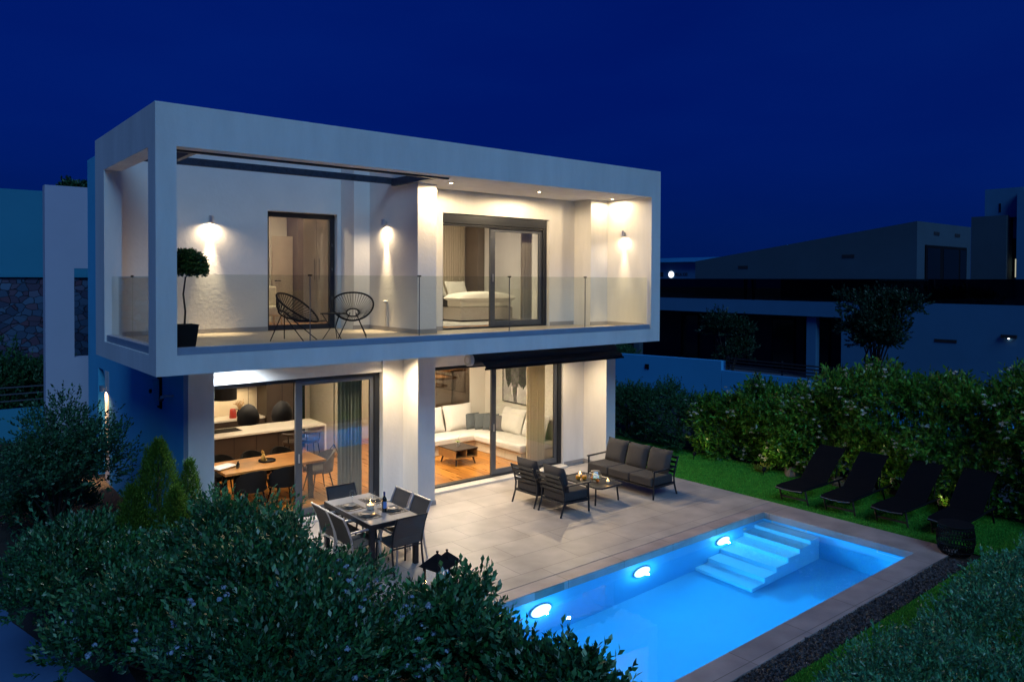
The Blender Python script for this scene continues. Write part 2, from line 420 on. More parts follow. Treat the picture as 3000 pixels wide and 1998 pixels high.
# three underwater lamps in the house-side wall
POOLE = emit('pool_lamp_glow', (0.62, 0.90, 1.0), 2.2)
for i, (px, lb) in enumerate(((8.62, 'round underwater pool lamp beside the flight of steps'), (6.43, 'round underwater pool lamp in the middle of the pool wall'),
                              (4.27, 'round underwater pool lamp nearest the shrubs at the left end'))):
    t = thing('pool_lamp', lb, 'pool lamp', (px, PY1-0.004-0.02*(9.93-px), -0.52), R(1.15), 'underwater lamps along the house side of the pool')
    MB().lathe([(0.205, 0), (0.205, -0.012), (0.19, -0.02), (0.185, -0.015), (0.0, -0.015)], n=28, axis='y').build('ring', STONEW, t, smooth=40)
    MB().lathe([(0.0, -0.05), (0.09, -0.045), (0.15, -0.032), (0.183, -0.017)], n=28, axis='y').build('lens', POOLE, t)
    ld = bpy.data.lights.new('pool_lamp_light', 'SPOT'); ld.energy = 245; ld.color = (0.008, 0.50, 1.0); ld.shadow_soft_size = 0.03; ld.spot_size = R(168); ld.spot_blend = 0.35
    lo = bpy.data.objects.new('pool_lamp_light', ld); C.objects.link(lo); lo.parent = t; lo.location = (0, -0.10, 0); lo.rotation_euler = (R(-84), 0, 0)
    hl = bpy.data.lights.new('pool_lamp_halo', 'POINT'); hl.energy = 24; hl.color = (0.10, 0.58, 1.0); hl.shadow_soft_size = 0.02
    ho = bpy.data.objects.new('pool_lamp_halo', hl); C.objects.link(ho); ho.parent = t; ho.location = (0, -0.13, 0)
# skimmer mouths and return jets
for i, (y0, y1, lb) in enumerate(((-3.75, -3.05, 'long skimmer mouth at the waterline above the pool steps'), (-5.5, -5.0, 'short skimmer mouth at the waterline near the far corner'))):
    t = thing('pool_skimmer', lb, 'skimmer', (PX1, 0, 0))
    f = MB(); f.box(-0.012, -0.002, y0, y1, -0.25, -0.225); f.box(-0.012, -0.002, y0, y1, -0.055, -0.03)
    f.box(-0.012, -0.002, y0, y0+0.02, -0.225, -0.055); f.box(-0.012, -0.002, y1-0.02, y1, -0.225, -0.055)
    f.build('frame', STONEW, t)
    box(-0.006, -0.003, y0+0.02, y1-0.02, -0.225, -0.055).build('flap', POOLP, t)
for px, lb in ((9.3, 'small round return jet above the top pool step'), (3.75, 'small round return jet left of the nearest pool lamp')):
    j = MB().lathe([(0.05, 0), (0.05, -0.012), (0.025, -0.016), (0.022, -0.006), (0.0, -0.006)], (px, PY1-0.003-0.02*(9.93-px), -0.33), n=18, axis='y').build('return_jet', STONEW, smooth=40)
    tag(j, lb, 'pool jet')

# gravel strip with loose stones, lawn
GRAV = mat('dark_gravel', (0.018, 0.018, 0.022), 0.9, var=0.5, vs=30, bump=1.0, bs=60)
tag(MB().quad((2.2, -6.36, -0.022), (10.12, -6.36, -0.022), (10.12, -6.004, -0.022), (2.2, -6.004, -0.022)).build('gravel_bed', GRAV), kind='structure')
rnd = random.Random(4)
sb = MB()
for i in range(5200):
    r_ = rnd.uniform(0.009, 0.024); p = Vector((rnd.uniform(2.2, 10.1), rnd.uniform(-6.35, -6.01), -0.02+rnd.uniform(0.0, 0.018)))
    M = T(*p) @ Matrix.Rotation(rnd.uniform(0, 6.28), 4, Vector((rnd.uniform(-1, 1), rnd.uniform(-1, 1), rnd.uniform(-1, 1)+0.01)))
    q = [(r_*rnd.uniform(.7, 1.3), 0, 0), (0, r_*rnd.uniform(.7, 1.2), 0), (-r_*rnd.uniform(.7, 1.3), 0, 0), (0, -r_*rnd.uniform(.7, 1.2), 0), (0, 0, r_*rnd.uniform(.4, .8)), (0, 0, -r_*.6)]
    nn = len(sb.v); sb.v += [tuple(M @ Vector(k)) for k in q]
    sb.f += [tuple(nn+k for k in t3) for t3 in ((0,1,4),(1,2,4),(2,3,4),(3,0,4),(1,0,5),(2,1,5),(3,2,5),(0,3,5))]
STONEM = mat('gravel_stone', (0.05, 0.052, 0.06), 0.6, isl=0.8)
tag(sb.build('gravel_stones', STONEM), kind='stuff')
lw = MB()
lw.quad((10.625, -10, -0.006), (13.0, -10, -0.006), (13.0, 9, -0.006), (10.625, 9, -0.006))
lw.quad((2.2, -10, -0.0062), (10.624, -10, -0.0062), (10.624, -6.365, -0.0062), (2.2, -6.365, -0.0062))
tag(lw.build('lawn', GRASSM), kind='structure')
def blades(name, rects, seed, hh):
    g = np.random.default_rng(seed); V = []; Fc = 0
    for (x0, x1, y0, y1, cnt) in rects:
        bx = g.uniform(x0, x1, cnt); by = g.uniform(y0, y1, cnt); h = g.uniform(.6, 1.2, cnt)*hh; an = g.uniform(0, 6.28, cnt)
        dx, dy = np.cos(an)*.006, np.sin(an)*.006; lx, ly = g.normal(0, .5, cnt)*h, g.normal(0, .5, cnt)*h
        z0 = np.full(cnt, -0.006)
        V.append(np.stack([np.stack([bx-dx, by-dy, z0], 1), np.stack([bx+dx, by+dy, z0], 1), np.stack([bx+lx, by+ly, z0+h], 1)], 1).reshape(-1, 3))
    V = np.concatenate(V); k = len(V)//3
    me = bpy.data.meshes.new(name); me.vertices.add(len(V)); me.vertices.foreach_set('co', V.ravel())
    me.loops.add(3*k); me.loops.foreach_set('vertex_index', np.arange(3*k)); me.polygons.add(k)
    me.polygons.foreach_set('loop_start', np.arange(0, 3*k, 3)); me.update(calc_edges=True)
    me.materials.append(GRASSB); o = bpy.data.objects.new(name, me); C.objects.link(o); tag(o, kind='stuff'); return o
GRASSB = mat('grass_blade', (0.068, 0.36, 0.045), 0.7, isl=0.5, spec=0.15, trans=0.25)
blades('grass', ((10.64, 13.0, -7.2, 2.4, 90000), (2.4, 10.6, -7.9, -6.37, 50000)), 3, 0.028)

# pool, coping and gravel lie a little over a degree off the line of the house
for o in bpy.data.objects:
    if o.type == 'MESH' and o.name.split('.')[0] in ('pool_coping', 'drain_slot', 'pool_basin', 'step', 'water', 'gravel_bed', 'gravel_stones', 'lawn', 'grass', 'terrace'):
        nn = o.name.split('.')[0]; k = len(o.data.vertices); co = np.empty(3*k, np.float32); o.data.vertices.foreach_get('co', co); co = co.reshape(-1, 3)
        if nn == 'lawn': mk = (co[:, 1] > -6.4) & (co[:, 1] < -6.3)
        elif nn == 'grass': mk = (co[:, 0] < 10.62) & (co[:, 1] < -6.3)
        elif nn == 'terrace': mk = co[:, 1] < -2
        else: mk = np.ones(k, bool)
        co[mk, 1] += -0.02*(9.93-co[mk, 0]); o.data.vertices.foreach_set('co', co.ravel()); o.data.update()

# ================================================================== THE VILLA
villa = thing('villa', 'white two-storey villa with a cantilevered box frame, lit rooms and glazed terrace doors', 'house', (0, 0, 0))
L_, ZB, ZT, ZF = 10.33, 3.0, 6.70, 3.30
fr = MB()
fr.box(0, 0.27, 0, 0.38, 3.27, 6.125)                       # front corner post
fr.box(0, 0.27, 3.2, 3.9, 3.27, 6.125)                      # rear post
fr.box(10.04, L_, 0, 8.9, 3.27, 6.125)                      # right cheek
fr.box(0, L_, 0, 0.27, 6.125, ZT); fr.box(0, 0.27, 0.27, 3.9, 6.125, ZT); fr.box(10.04, L_, 0.27, 8.9, 6.125, ZT)
fr.box(0, L_, 0, 3.9, ZB, 3.27)
fr.build('facade_frame', WHITE, villa)
w_ = MB()
w_.box(0.99, L_-0.002, 3.9, 9.04, 2.98, 3.27)
w_.build('floor_slab', WHITE, villa)
# side wall of the ground floor and of the rear block, dusk blue put into its colour, with an arched entrance recess
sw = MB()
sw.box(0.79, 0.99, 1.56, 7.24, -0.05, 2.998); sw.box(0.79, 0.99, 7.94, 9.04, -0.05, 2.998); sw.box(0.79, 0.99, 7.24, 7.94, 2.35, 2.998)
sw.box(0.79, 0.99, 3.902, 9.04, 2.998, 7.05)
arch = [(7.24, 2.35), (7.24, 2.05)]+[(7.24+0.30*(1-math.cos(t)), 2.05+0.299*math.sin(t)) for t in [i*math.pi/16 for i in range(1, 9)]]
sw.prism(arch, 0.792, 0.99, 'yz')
sw.build('side_wall', DUSKPL, villa)
box(0.992, 1.05, 7.0, 8.2, -0.05, 2.5).build('recess_back_wall', WHITE, villa)
box(0.786, 0.80, 6.86, 7.238, -0.05, 2.35).build('lamp_wash_panel', WHITE, villa)  # white panel added so the wall lamp's wash reads warm on the tinted wall
rb = MB()
rb.box(0.992, L_, 8.9, 9.04, 2.998, 7.05); rb.box(0.992, L_, 8.9, 9.04, -0.05, 2.98); rb.box(0.992, 4.5, 6.4, 8.9, 6.72, 7.05)
rb.build('rear_wall', WHITE, villa)
# pillars of the ground floor
for x0, x1, y1 in ((0.788, 1.183, 1.56), (4.944, 5.33, 2.05), (10.03, 10.332, 8.9)):
    box(x0, x1, 1.31, y1, -0.05, 2.998).build('pillar', WHITE, villa, bevel=0.005)
# recessed ground-floor walls round the two sliding doors
gw = MB()
gw.box(1.183, 4.50, 1.90, 2.15, 2.56, 2.998); gw.box(4.50, 4.942, 1.85, 2.15, -0.05, 2.998); gw.box(0.992, 1.181, 1.60, 2.15, -0.05, 2.998)
gw.box(5.332, 9.36, 2.06, 2.30, 2.54, 2.998); gw.box(9.36, 10.028, 2.05, 2.30, -0.05, 2.998)
gw.build('terrace_wall', WHITE, villa)
for a in (
    (4.52, 4.93, 1.835, 1.849, 0.002, 0.09), (4.925, 4.943, 1.31, 1.834, 0.002, 0.09), (4.925, 5.345, 1.295, 1.309, 0.002, 0.09),
    (9.40, 10.01, 2.035, 2.049, 0.002, 0.09), (10.012, 10.029, 1.30, 2.034, 0.002, 0.09), (5.331, 5.347, 1.31, 2.0, 0.002, 0.09),
    ): box(*a).build('skirting', SKIRT, villa)
sl = MB(); sl.box(1.19, 4.499, 1.74, 2.14, 0.002, 0.045); sl.box(5.35, 9.359, 1.86, 2.14, 0.002, 0.045)
sl.build('door_sill', STONEW, villa, bevel=0.004)
# rooms of the ground floor
fl = MB(); fl.box(0.992, 10.028, 2.142, 8.88, -0.05, 0.048)
fl.build('ground_floor', WOODF, villa)
iw = MB()
iw.box(0.992, 10.028, 2.31, 8.88, 2.74, 2.97)               # ceiling
iw.box(0.992, 1.04, 2.16, 8.88, 0.048, 2.738)               # left
iw.box(1.04, 6.35, 7.92, 8.0, 0.048, 2.738)                 # kitchen back
iw.box(5.75, 5.87, 6.2, 7.918, 0.048, 2.738)                # hall wall
iw.box(6.9, 7.95, 5.46, 5.54, 0.048, 2.738); iw.box(9.17, 9.70, 5.46, 5.54, 0.048, 2.738); iw.box(7.95, 9.17, 5.46, 5.54, 0.048, 0.85); iw.box(7.95, 9.17, 5.46, 5.54, 2.62, 2.738)
iw.box(9.65, 9.72, 2.31, 5.458, 0.048, 2.738)               # living-room right wall
iw.box(7.0, 9.9, 7.4, 7.5, 0.048, 2.738)
iw.build('interior_wall', INNER, villa)
gp = MB().box(7.955, 9.165, 5.49, 5.505, 0.855, 2.615).build('stair_glazing', STAIRG, villa)
stp = MB()
for i in range(5): stp.box(7.75+0.33*i, 8.3+0.33*i, 5.75, 6.75, 1.30+0.19*i, 1.36+0.19*i)
stp.build('stair_treads', WOODL, villa)

# ---- sliding doors
def sliding(x0, x1, y, z0, z1, leaf0, leaf1, jr=0.11, shutter=0.0):
    d = MB()
    d.box(x0, x1, y-0.02, y+0.14, z1-0.07, z1); d.box(x0, x1, y-0.02, y+0.14, z0, z0+0.03)
    d.box(x0, x0+0.05, y-0.02, y+0.14, z0+0.03, z1-0.07); d.box(x1-jr, x1, y-0.02, y+0.14, z0+0.03, z1-0.07)
    root = d.build('sliding_door', ANTHR, villa, bevel=0.004)
    zt = z1-0.072-shutter
    if shutter:
        h = MB()
        h.box(x0+0.052, x1-0.03, y-0.05, y+0.02, z1-0.072-shutter*0.72, z1-0.005); h.box(x0+0.052, x1-jr-0.002, y-0.03, y+0.06, zt+0.004, z1-0.075-shutter*0.72)
        h.build('shutter_box', ANTHR, root, bevel=0.01)
    s = 0.085
    lf = MB()
    lf.box(leaf0, leaf0+s*1.5, y+0.02, y+0.075, z0+0.032, zt); lf.box(leaf1-s, leaf1, y+0.02, y+0.075, z0+0.032, zt)
    lf.box(leaf0+s*1.5, leaf1-s, y+0.02, y+0.075, z0+0.032, z0+0.032+s*1.3); lf.box(leaf0+s*1.5, leaf1-s, y+0.02, y+0.075, zt-s*0.8, zt)
    lf.build('leaf_frame', GREYAL, root, bevel=0.004)
    box(leaf0+s*1.5, leaf1-s, y+0.044, y+0.052, z0+0.032+s*1.3, zt-s*0.8).build('pane', CLEAR, root)
    box(leaf0+0.045, leaf0+0.075, y-0.004, y+0.019, z0+0.98, z0+1.14).build('handle', SILVER, root, bevel=0.004)
    return root
sliding(1.185, 4.50, 2.0, 0.05, 2.555, 2.83, 4.40)
sliding(5.335, 9.36, 2.12, 0.05, 2.535, 7.33, 9.255)
r_bed = sliding(5.86, 8.70, 1.93, 3.305, 5.66, 7.14, 8.60, shutter=0.17)
# balcony door of the left room: one tall fixed leaf
d = MB(); d.box(3.02, 4.47, 3.84, 3.93, 5.56, 5.66); d.box(3.02, 4.47, 3.84, 3.93, 3.30, 3.40); d.box(3.02, 3.06, 3.84, 3.93, 3.40, 5.56); d.box(4.36, 4.47, 3.84, 3.93, 3.40, 5.56)
root = d.build('balcony_door', ANTHR, villa, bevel=0.004)
box(3.06, 4.36, 3.88, 3.888, 3.40, 5.56).build('pane', CLEAR, root)
for z in (3.9, 4.5, 5.0): box(4.40, 4.425, 3.825, 3.838, z, z+0.06).build('hinge', GREYAL, root)

# ---- upper floor: balcony walls
bw = MB()
bw.box(0.272, 3.00, 3.75, 3.9, ZF, 6.69); bw.box(4.49, 4.93, 3.75, 3.9, ZF, 6.69); bw.box(3.00, 4.49, 3.75, 3.9, 5.67, 6.69)
bw.box(4.57, 4.93, 3.17, 3.748, ZF, 6.69)
bw.box(4.932, 5.35, 1.31, 3.9, ZF, 6.139); bw.box(4.932, 5.35, 0.275, 3.9, 6.141, 6.69)
bw.build('balcony_wall', STUCCO, villa)
bb = MB()
bb.box(5.352, 5.86, 1.85, 2.10, ZF, 6.139); bb.box(8.73, 10.038, 1.85, 2.10, ZF, 6.139); bb.box(5.86, 8.73, 1.85, 2.10, 5.67, 6.139)
bb.box(9.50, 10.038, 1.31, 1.848, ZF, 6.139)
bb.build('bedroom_wall', WHITE, villa)
rf = MB(); rf.box(5.352, 10.038, 0.272, 8.88, 6.141, 6.42); rf.box(0.992, 5.35, 3.902, 8.88, 6.141, 6.42)
rf.build('roof', WHITE, villa)
BTILE = brick_mat('balcony_tile', (0.40, 0.34, 0.27), (0.36, 0.30, 0.24), (0.2, 0.17, 0.14), 1.2, 0.2, 0.003, 0.4, off=0.4, var=0.2, bump=0.1)
MB().box(0.272, 4.93, 0.15, 3.75, 3.272, ZF).box(4.93, 10.038, 0.15, 2.10, 3.272, ZF).build('balcony_floor', BTILE, villa)
for a in (
    (0.272, 3.0, 3.736, 3.749, ZF+0.001, ZF+0.085), (4.55, 4.92, 3.156, 3.169, ZF+0.001, ZF+0.085), (4.917, 4.931, 1.31, 3.155, ZF+0.001, ZF+0.085),
    (4.917, 5.36, 1.296, 1.309, ZF+0.001, ZF+0.085), (5.36, 5.85, 1.836, 1.849, ZF+0.001, ZF+0.085), (8.75, 9.48, 1.836, 1.849, ZF+0.001, ZF+0.085),
    (9.486, 10.02, 1.296, 1.309, ZF+0.001, ZF+0.085), (10.024, 10.038, 0.2, 1.295, ZF+0.001, ZF+0.085),
    ): box(*a).build('skirting', SKIRT, villa)
# steel shading frame in the open roof of the balcony
sf = MB()
sf.box(0.28, 4.93, 0.275, 0.34, 6.095, 6.22); sf.box(0.28, 4.93, 2.16, 2.24, 6.19, 6.31); sf.box(0.60, 0.68, 0.345, 2.155, 6.12, 6.25); sf.box(4.85, 4.929, 0.345, 2.155, 6.15, 6.29)
sf.build('shading_frame', STEEL, villa)
# glass balustrade: channel, panels, clamps
CHAN = mat('anodised_channel', (0.30, 0.35, 0.44), 0.5, 0.2, var=0.1)
ch = MB(); ch.box(0.275, 10.035, 0.03, 0.148, 3.272, 3.372); ch.box(0.03, 0.148, 0.385, 3.195, 3.272, 3.38)
bal = ch.build('balustrade', CHAN, villa, bevel=0.004)
xs = [0.285, 2.247, 4.218, 6.185, 8.154, 10.03]
for i in range(5): box(xs[i]+0.008, xs[i+1]-0.008, 0.108, 0.122, 3.373, 4.385).build('glass_panel', RAILG, bal)
for y0, y1 in ((0.39, 1.80), (1.816, 3.19)): box(0.108, 0.122, y0, y1, 3.381, 4.355).build('glass_panel', RAILG, bal)
for x in xs[1:-1]:
    b = MB(); b.box(x-0.005, x+0.005, 0.107, 0.123, 3.373, 4.37); b.build('glass_joint', GREYAL, bal)
    box(x-0.03, x+0.03, 0.098, 0.132, 4.371, 4.395).build('clamp', BLACK, bal, bevel=0.003)
box(0.098, 0.132, 1.79, 1.826, 4.34, 4.37).build('clamp', BLACK, bal)

# ---- upper rooms
ur = MB()
ur.box(0.992, 5.55, 3.905, 8.88, 3.272, 3.30); ur.box(5.65, 10.038, 2.104, 8.88, 3.272, 3.30)
ur.build('upper_floor', WOODF, villa)
ui = MB()
ui.box(5.552, 5.648, 3.902, 8.88, ZF, 6.13); ui.box(5.40, 5.55, 2.102, 3.9, ZF, 6.139)
ui.box(0.992, 1.05, 3.91, 8.88, ZF, 6.13)
ui.box(1.05, 5.55, 6.75, 6.85, ZF, 6.13)
ui.box(5.65, 10.036, 6.62, 6.72, ZF, 6.13)
ui.build('upper_partition', INNER, villa)

# ================================================================== LAMPS OF THE HOUSE
GLOW = emit('lamp_glow', (1.0, 0.86, 0.62), 25.0)
GLOWC = emit('cool_lamp_glow', (0.82, 0.92, 1.0), 25.0)
WARM = (1.0, 0.74, 0.42); COOL = (0.75, 0.88, 1.0); SOFT = (1.0, 0.77, 0.48)
def light(name, typ, e, col, loc, parent=None, size=0.05, spot=None, blend=0.6, rot=None):
    d = bpy.data.lights.new(name, typ); d.energy = e; d.color = col
    if typ == 'AREA':
        d.shape = 'RECTANGLE'; d.size, d.size_y = size if isinstance(size, tuple) else (size, size)
    else: d.shadow_soft_size = size
    if typ == 'SPOT': d.spot_size = R(spot); d.spot_blend = blend
    o = bpy.data.objects.new(name, d); C.objects.link(o); o.location = loc
    if rot: o.rotation_euler = rot
    if parent: o.parent = parent
    return o
def downlight(lb, x, y, z, e, col=WARM, spot=150, g=GLOW, group='recessed downlights', blend=0.8, tilt=0):
    t = thing('downlight', lb, 'downlight', (x, y, z), 0, group)
    MB().lathe([(0.060, 0), (0.060, -0.006), (0.042, -0.010), (0.040, -0.002), (0.0, -0.002)], n=24).build('rim', SILVER, t, smooth=40)
    MB().lathe([(0.0, -0.004), (0.039, -0.004)], n=24).build('bulb', g, t)
    light('downlight_beam', 'SPOT', e, col, (0, 0, -0.03), t, 0.04, spot, blend, (R(tilt), 0, 0))
    return t
for x, y, e, col, g, lb in ((1.65, 1.45, 260, COOL, GLOWC, 'cool white downlight under the overhang above the left end of the dining door'),
                    (4.40, 1.42, 255, SOFT, GLOW, 'warm downlight under the overhang beside the middle pillar'),
                    (6.2, 1.42, 270, SOFT, GLOW, 'warm downlight under the overhang above the open living-room door'),
                    (9.0, 1.42, 255, SOFT, GLOW, 'warm downlight under the overhang above the awning')):
    downlight(lb, x, y, 2.996, e, col, 150, g, 'downlights under the overhang', 0.9, -17 if x > 2 else 8)
for x, y, lb in ((5.42, 0.92, 'lit downlight in the balcony ceiling nearest the stub wall'), (7.62, 0.93, 'lit downlight in the middle of the balcony ceiling'),
                 (9.78, 0.92, 'lit downlight in the balcony ceiling by the right-hand wall')):
    downlight(lb, x, y, 6.139, 50 if x > 9 else 150, (1.0, 0.76, 0.46), 180, GLOW, 'downlights in the balcony ceiling', 0.25)
def wall_lamp(lb, x, y, z, rz, e, spot=95, col=SOFT):
    """cylinder spot on a short bracket, local -y points away from the wall"""
    t = thing('wall_lamp', lb, 'wall lamp', (x, y, z), rz, 'cylinder wall lamps')
    MB().lathe([(0.038, -0.055), (0.045, -0.06), (0.045, 0.06), (0.0, 0.06)], (0, -0.085, 0), n=24).build('shade', SILVER, t, smooth=40)
    box(-0.02, 0.02, -0.045, -0.001, -0.025, 0.025).build('bracket', SILVER, t, bevel=0.004)
    MB().lathe([(0.0, 0.0), (0.037, 0.0)], (0, -0.085, -0.052), n=20).build('bulb', GLOW, t)
    light('wall_lamp_beam', 'SPOT', e*1.15, col, (0, -0.07, -0.06), t, 0.03, 42, 1.0, (R(-7), 0, 0))
    light('wall_lamp_spill', 'SPOT', e*0.11, col, (0, -0.085, -0.06), t, 0.03, 170, 0.8)
    return t
wall_lamp('lit cylinder wall lamp left of the balcony door, above the potted tree', 1.89, 3.75, 5.44, 0, 620)
wall_lamp('lit cylinder wall lamp on the side wall above the round balcony chairs', 4.93, 2.47, 5.46, R(-90), 620)
wall_lamp('lit cylinder wall lamp on the right-hand wall of the balcony', 10.038, 0.78, 5.37, R(-90), 300)
wall_lamp('lit dark wall lamp beside the arched entrance recess on the dusk-blue side wall', 0.786, 7.12, 1.98, R(-90), 420, col=(1.0, 0.62, 0.30))
# room light: ceiling luminaires of the lit rooms
def ceiling_lamp(lb, x, y, z, e, col=WARM, w=0.5, d=0.5, group='flush ceiling lamps'):
    t = thing('ceiling_lamp', lb, 'ceiling lamp', (x, y, z), 0, group)
    box(-w/2, w/2, -d/2, d/2, -0.02, -0.001).build('housing', SILVER, t)
    box(-w/2+0.02, w/2-0.02, -d/2+0.02, d/2-0.02, -0.024, -0.021).build('diffuser', GLOW, t)
    light('ceiling_light', 'AREA', e, col, (0, 0, -0.03), t, (w, d))
ceiling_lamp('flush ceiling lamp over the dining table', 2.6, 3.5, 2.739, 22, WARM, 0.9, 0.5)
ceiling_lamp('flush ceiling lamp over the hall beside the kitchen island', 5.2, 4.6, 2.739, 34, WARM, 0.6, 0.6)
ceiling_lamp('flush ceiling lamp over the kitchen island', 3.4, 6.0, 2.739, 15, WARM, 1.0, 0.3)
ceiling_lamp('flush ceiling lamp over the living-room coffee table', 7.5, 3.6, 2.739, 80, (1.0, 0.84, 0.62), 0.8, 0.8)
ceiling_lamp('flush ceiling lamp in the stairwell behind the dark glazing', 8.6, 6.5, 2.739, 60, SOFT, 0.4, 0.4)
ceiling_lamp('flush ceiling lamp in the left upstairs room', 3.4, 5.0, 6.138, 48, SOFT, 0.5, 0.5)
ceiling_lamp('flush ceiling lamp in the bedroom', 7.6, 4.2, 6.138, 85, (1.0, 0.84, 0.62), 0.6, 0.6)

# ---- awning, roller cassette with its fabric let down a little
GREYC_ = mat('pale_grey_plastic', (0.40, 0.41, 0.42), 0.5)
AWN = mat('navy_awning', (0.010, 0.014, 0.028), 0.7, var=0.2, vs=4)
aw = thing('awning', 'rolled dark navy awning with white end cap hanging over the living-room door', 'awning', (5.75, 0.80, 2.80))
MB().lathe([(0.10, 0), (0.115, 0.01), (0.115, 3.96), (0.10, 3.97)], n=26, axis='x').build('cassette', AWN, aw, smooth=40)
MB().lathe([(0.085, -0.03), (0.109, -0.03), (0.117, -0.022), (0.117, 0.05)], n=26, axis='x').build('end_cap', GREYC_, aw, smooth=30)
MB().lathe([(0.055, -0.033), (0.06, -0.0305)], n=26, axis='x').build('cap_ring', SILVER, aw)
f = MB(); seg = [(-0.10, -0.03), (-0.17, -0.06), (-0.23, -0.10), (-0.25, -0.15)]
for k in range(3):
    (ya, za), (yb, zb_) = seg[k], seg[k+1]
    f.hexa([(0.22, ya, za-0.008), (4.0, ya, za-0.008), (4.0, yb, zb_-0.008), (0.22, yb, zb_-0.008), (0.22, ya, za), (4.0, ya, za), (4.0, yb, zb_), (0.22, yb, zb_)])
f.build('fabric', AWN, aw)
box(0.20, 4.02, -0.275, -0.24, -0.185, -0.148).build('front_bar', BLACK, aw, bevel=0.008)
for x in (0.45, 2.05, 3.65): box(x, x+0.08, -0.05, 0.05, 0.09, 0.197).build('bracket', BLACK, aw)

# ---- small fixtures on the house walls
b = thing('intercom_box', 'black backed wall box with pale curved cover high on the dusk-blue side wall', 'wall box', (0.79, 2.82, 2.39))
box(-0.03, -0.002, -0.05, 0.16, -0.27, 0.27).build('back_plate', BLACK, b, bevel=0.006)
pr = [(-0.031, -0.22), (-0.13, -0.20), (-0.15, -0.1), (-0.13, 0.2), (-0.031, 0.23)]
MB().prism(pr, 0.0, 0.13, 'xz').build('cover', DUSKPL, b, bevel=0.01)
MB().lathe([(0.0, 0), (0.035, 0), (0.035, -0.03), (0, -0.03)], (-0.145, 0.07, 0.03), n=16, axis='x').build('knob', BLACK, b, smooth=40)
b = thing('security_sensor', 'small pale bracketed sensor on the dusk-blue side wall near the pillar', 'sensor', (0.79, 2.1, 2.42))
MB().bar((-0.001, 0, 0), (-0.12, 0.05, 0.0), 0.03).bar((-0.12, 0.05, 0.0), (-0.13, 0.2, -0.04), 0.05).build('arm', STONEW, b, bevel=0.005)
MB().lathe([(0.0, 0), (0.032, 0.003), (0.032, 0.09), (0, 0.1)], (-0.13, 0.19, -0.07), n=16, axis='y').build('sensor_head', GREYAL, b, smooth=40)
b = thing('cable_duct', 'short white pipe cover rising from the balcony floor below the wall lamp', 'pipe', (4.93, 2.42, ZF))
box(-0.05, -0.002, -0.03, 0.03, 0.087, 0.56).build('cover', STONEW, b, bevel=0.006)
MB().lathe([(0.045, 0), (0.05, 0.01), (0.05, 0.035), (0.03, 0.045), (0, 0.046)], (-0.052, 0, 0.56), n=16).build('cap', STONEW, b, smooth=40)

# ================================================================== OUTDOOR FURNITURE
# ---- dining table
TTOP = mat('grey_ceramic_top', (0.34, 0.335, 0.34), 0.22, var=0.1, vs=3)
t = thing('dining_table', 'outdoor dining table with pale grey top and dark square legs, laid for four', 'table', (3.06, -0.30, 0))
box(-0.40, 0.40, -0.765, 0.765, 0.722, 0.742).build('tabletop', TTOP, t, bevel=0.006)
a_ = MB(); a_.box(-0.415, 0.415, -0.78, -0.766, 0.66, 0.738); a_.box(-0.415, 0.415, 0.766, 0.78, 0.66, 0.738); a_.box(-0.415, -0.401, -0.766, 0.766, 0.66, 0.738); a_.box(0.401, 0.415, -0.766, 0.766, 0.66, 0.738)
a_.box(-0.40, 0.40, -0.765, 0.765, 0.69, 0.721); a_.build('apron', ANTHR, t, bevel=0.004)
for sx in (-1, 1):
    for sy in (-1, 1):
        cx_, cy_ = sx*0.375, sy*0.74
        box(cx_-0.037, cx_+0.037, cy_-0.037, cy_+0.037, 0.0, 0.689).build('leg', ANTHR, t, bevel=0.006)
# ---- sling chairs
def sling_chair(lb, frame, loc, rz, group):
    """faces local +y; aluminium tube frame, textile seat and back"""
    t = thing('sling_chair', lb, 'chair', loc, rz, group)
    for s in (-1, 1):
        x = 0.25*s
        MB().tube([(x, 0.24, 0.0), (x, 0.235, 0.30), (x, 0.21, 0.44), (x, 0.20, 0.455)], 0.016, 8).build('front_leg', frame, t, smooth=60)
        MB().tube([(x, -0.30, 0.0), (x, -0.245, 0.25), (x, -0.225, 0.42), (x, -0.25, 0.58), (x, -0.31, 0.75), (x, -0.375, 0.885)], [0.016]*6, 8).build('rear_leg', frame, t, smooth=60)
        MB().tube([(x*1.06, -0.265, 0.655), (x*1.08, -0.05, 0.665), (x*1.08, 0.17, 0.645), (x*1.06, 0.228, 0.60), (x*1.02, 0.235, 0.45)], 0.016, 8).build('armrest', frame, t, smooth=60)
    for y_, z_ in ((0.215, 0.43), (-0.228, 0.40), (-0.372, 0.878)): MB().tube([(-0.25, y_, z_), (0.25, y_, z_)], 0.013, 8).build('crossbar', frame, t, smooth=60)
    b = MB(); prof = [(0.225, 0.452), (0.10, 0.438), (-0.05, 0.425), (-0.19, 0.42)]
    for k in range(3):
        (ya, za), (yb, zb_) = prof[k], prof[k+1]
        b.hexa([(-0.238, ya, za-0.012), (0.238, ya, za-0.012), (0.238, yb, zb_-0.012), (-0.238, yb, zb_-0.012), (-0.238, ya, za), (0.238, ya, za), (0.238, yb, zb_), (-0.238, yb, zb_)])
    b.build('seat', SLING, t)
    b = MB(); prof = [(-0.215, 0.43), (-0.24, 0.55), (-0.295, 0.70), (-0.368, 0.868)]
    for k in range(3):
        (ya, za), (yb, zb_) = prof[k], prof[k+1]
        b.hexa([(-0.238, ya-0.012, za), (0.238, ya-0.012, za), (0.238, yb-0.012, zb_), (-0.238, yb-0.012, zb_), (-0.238, ya, za), (0.238, ya, za), (0.238, yb, zb_), (-0.238, yb, zb_)])
    b.build('backrest', SLING, t)
    return t
G1 = 'sling chairs around the outdoor dining table'
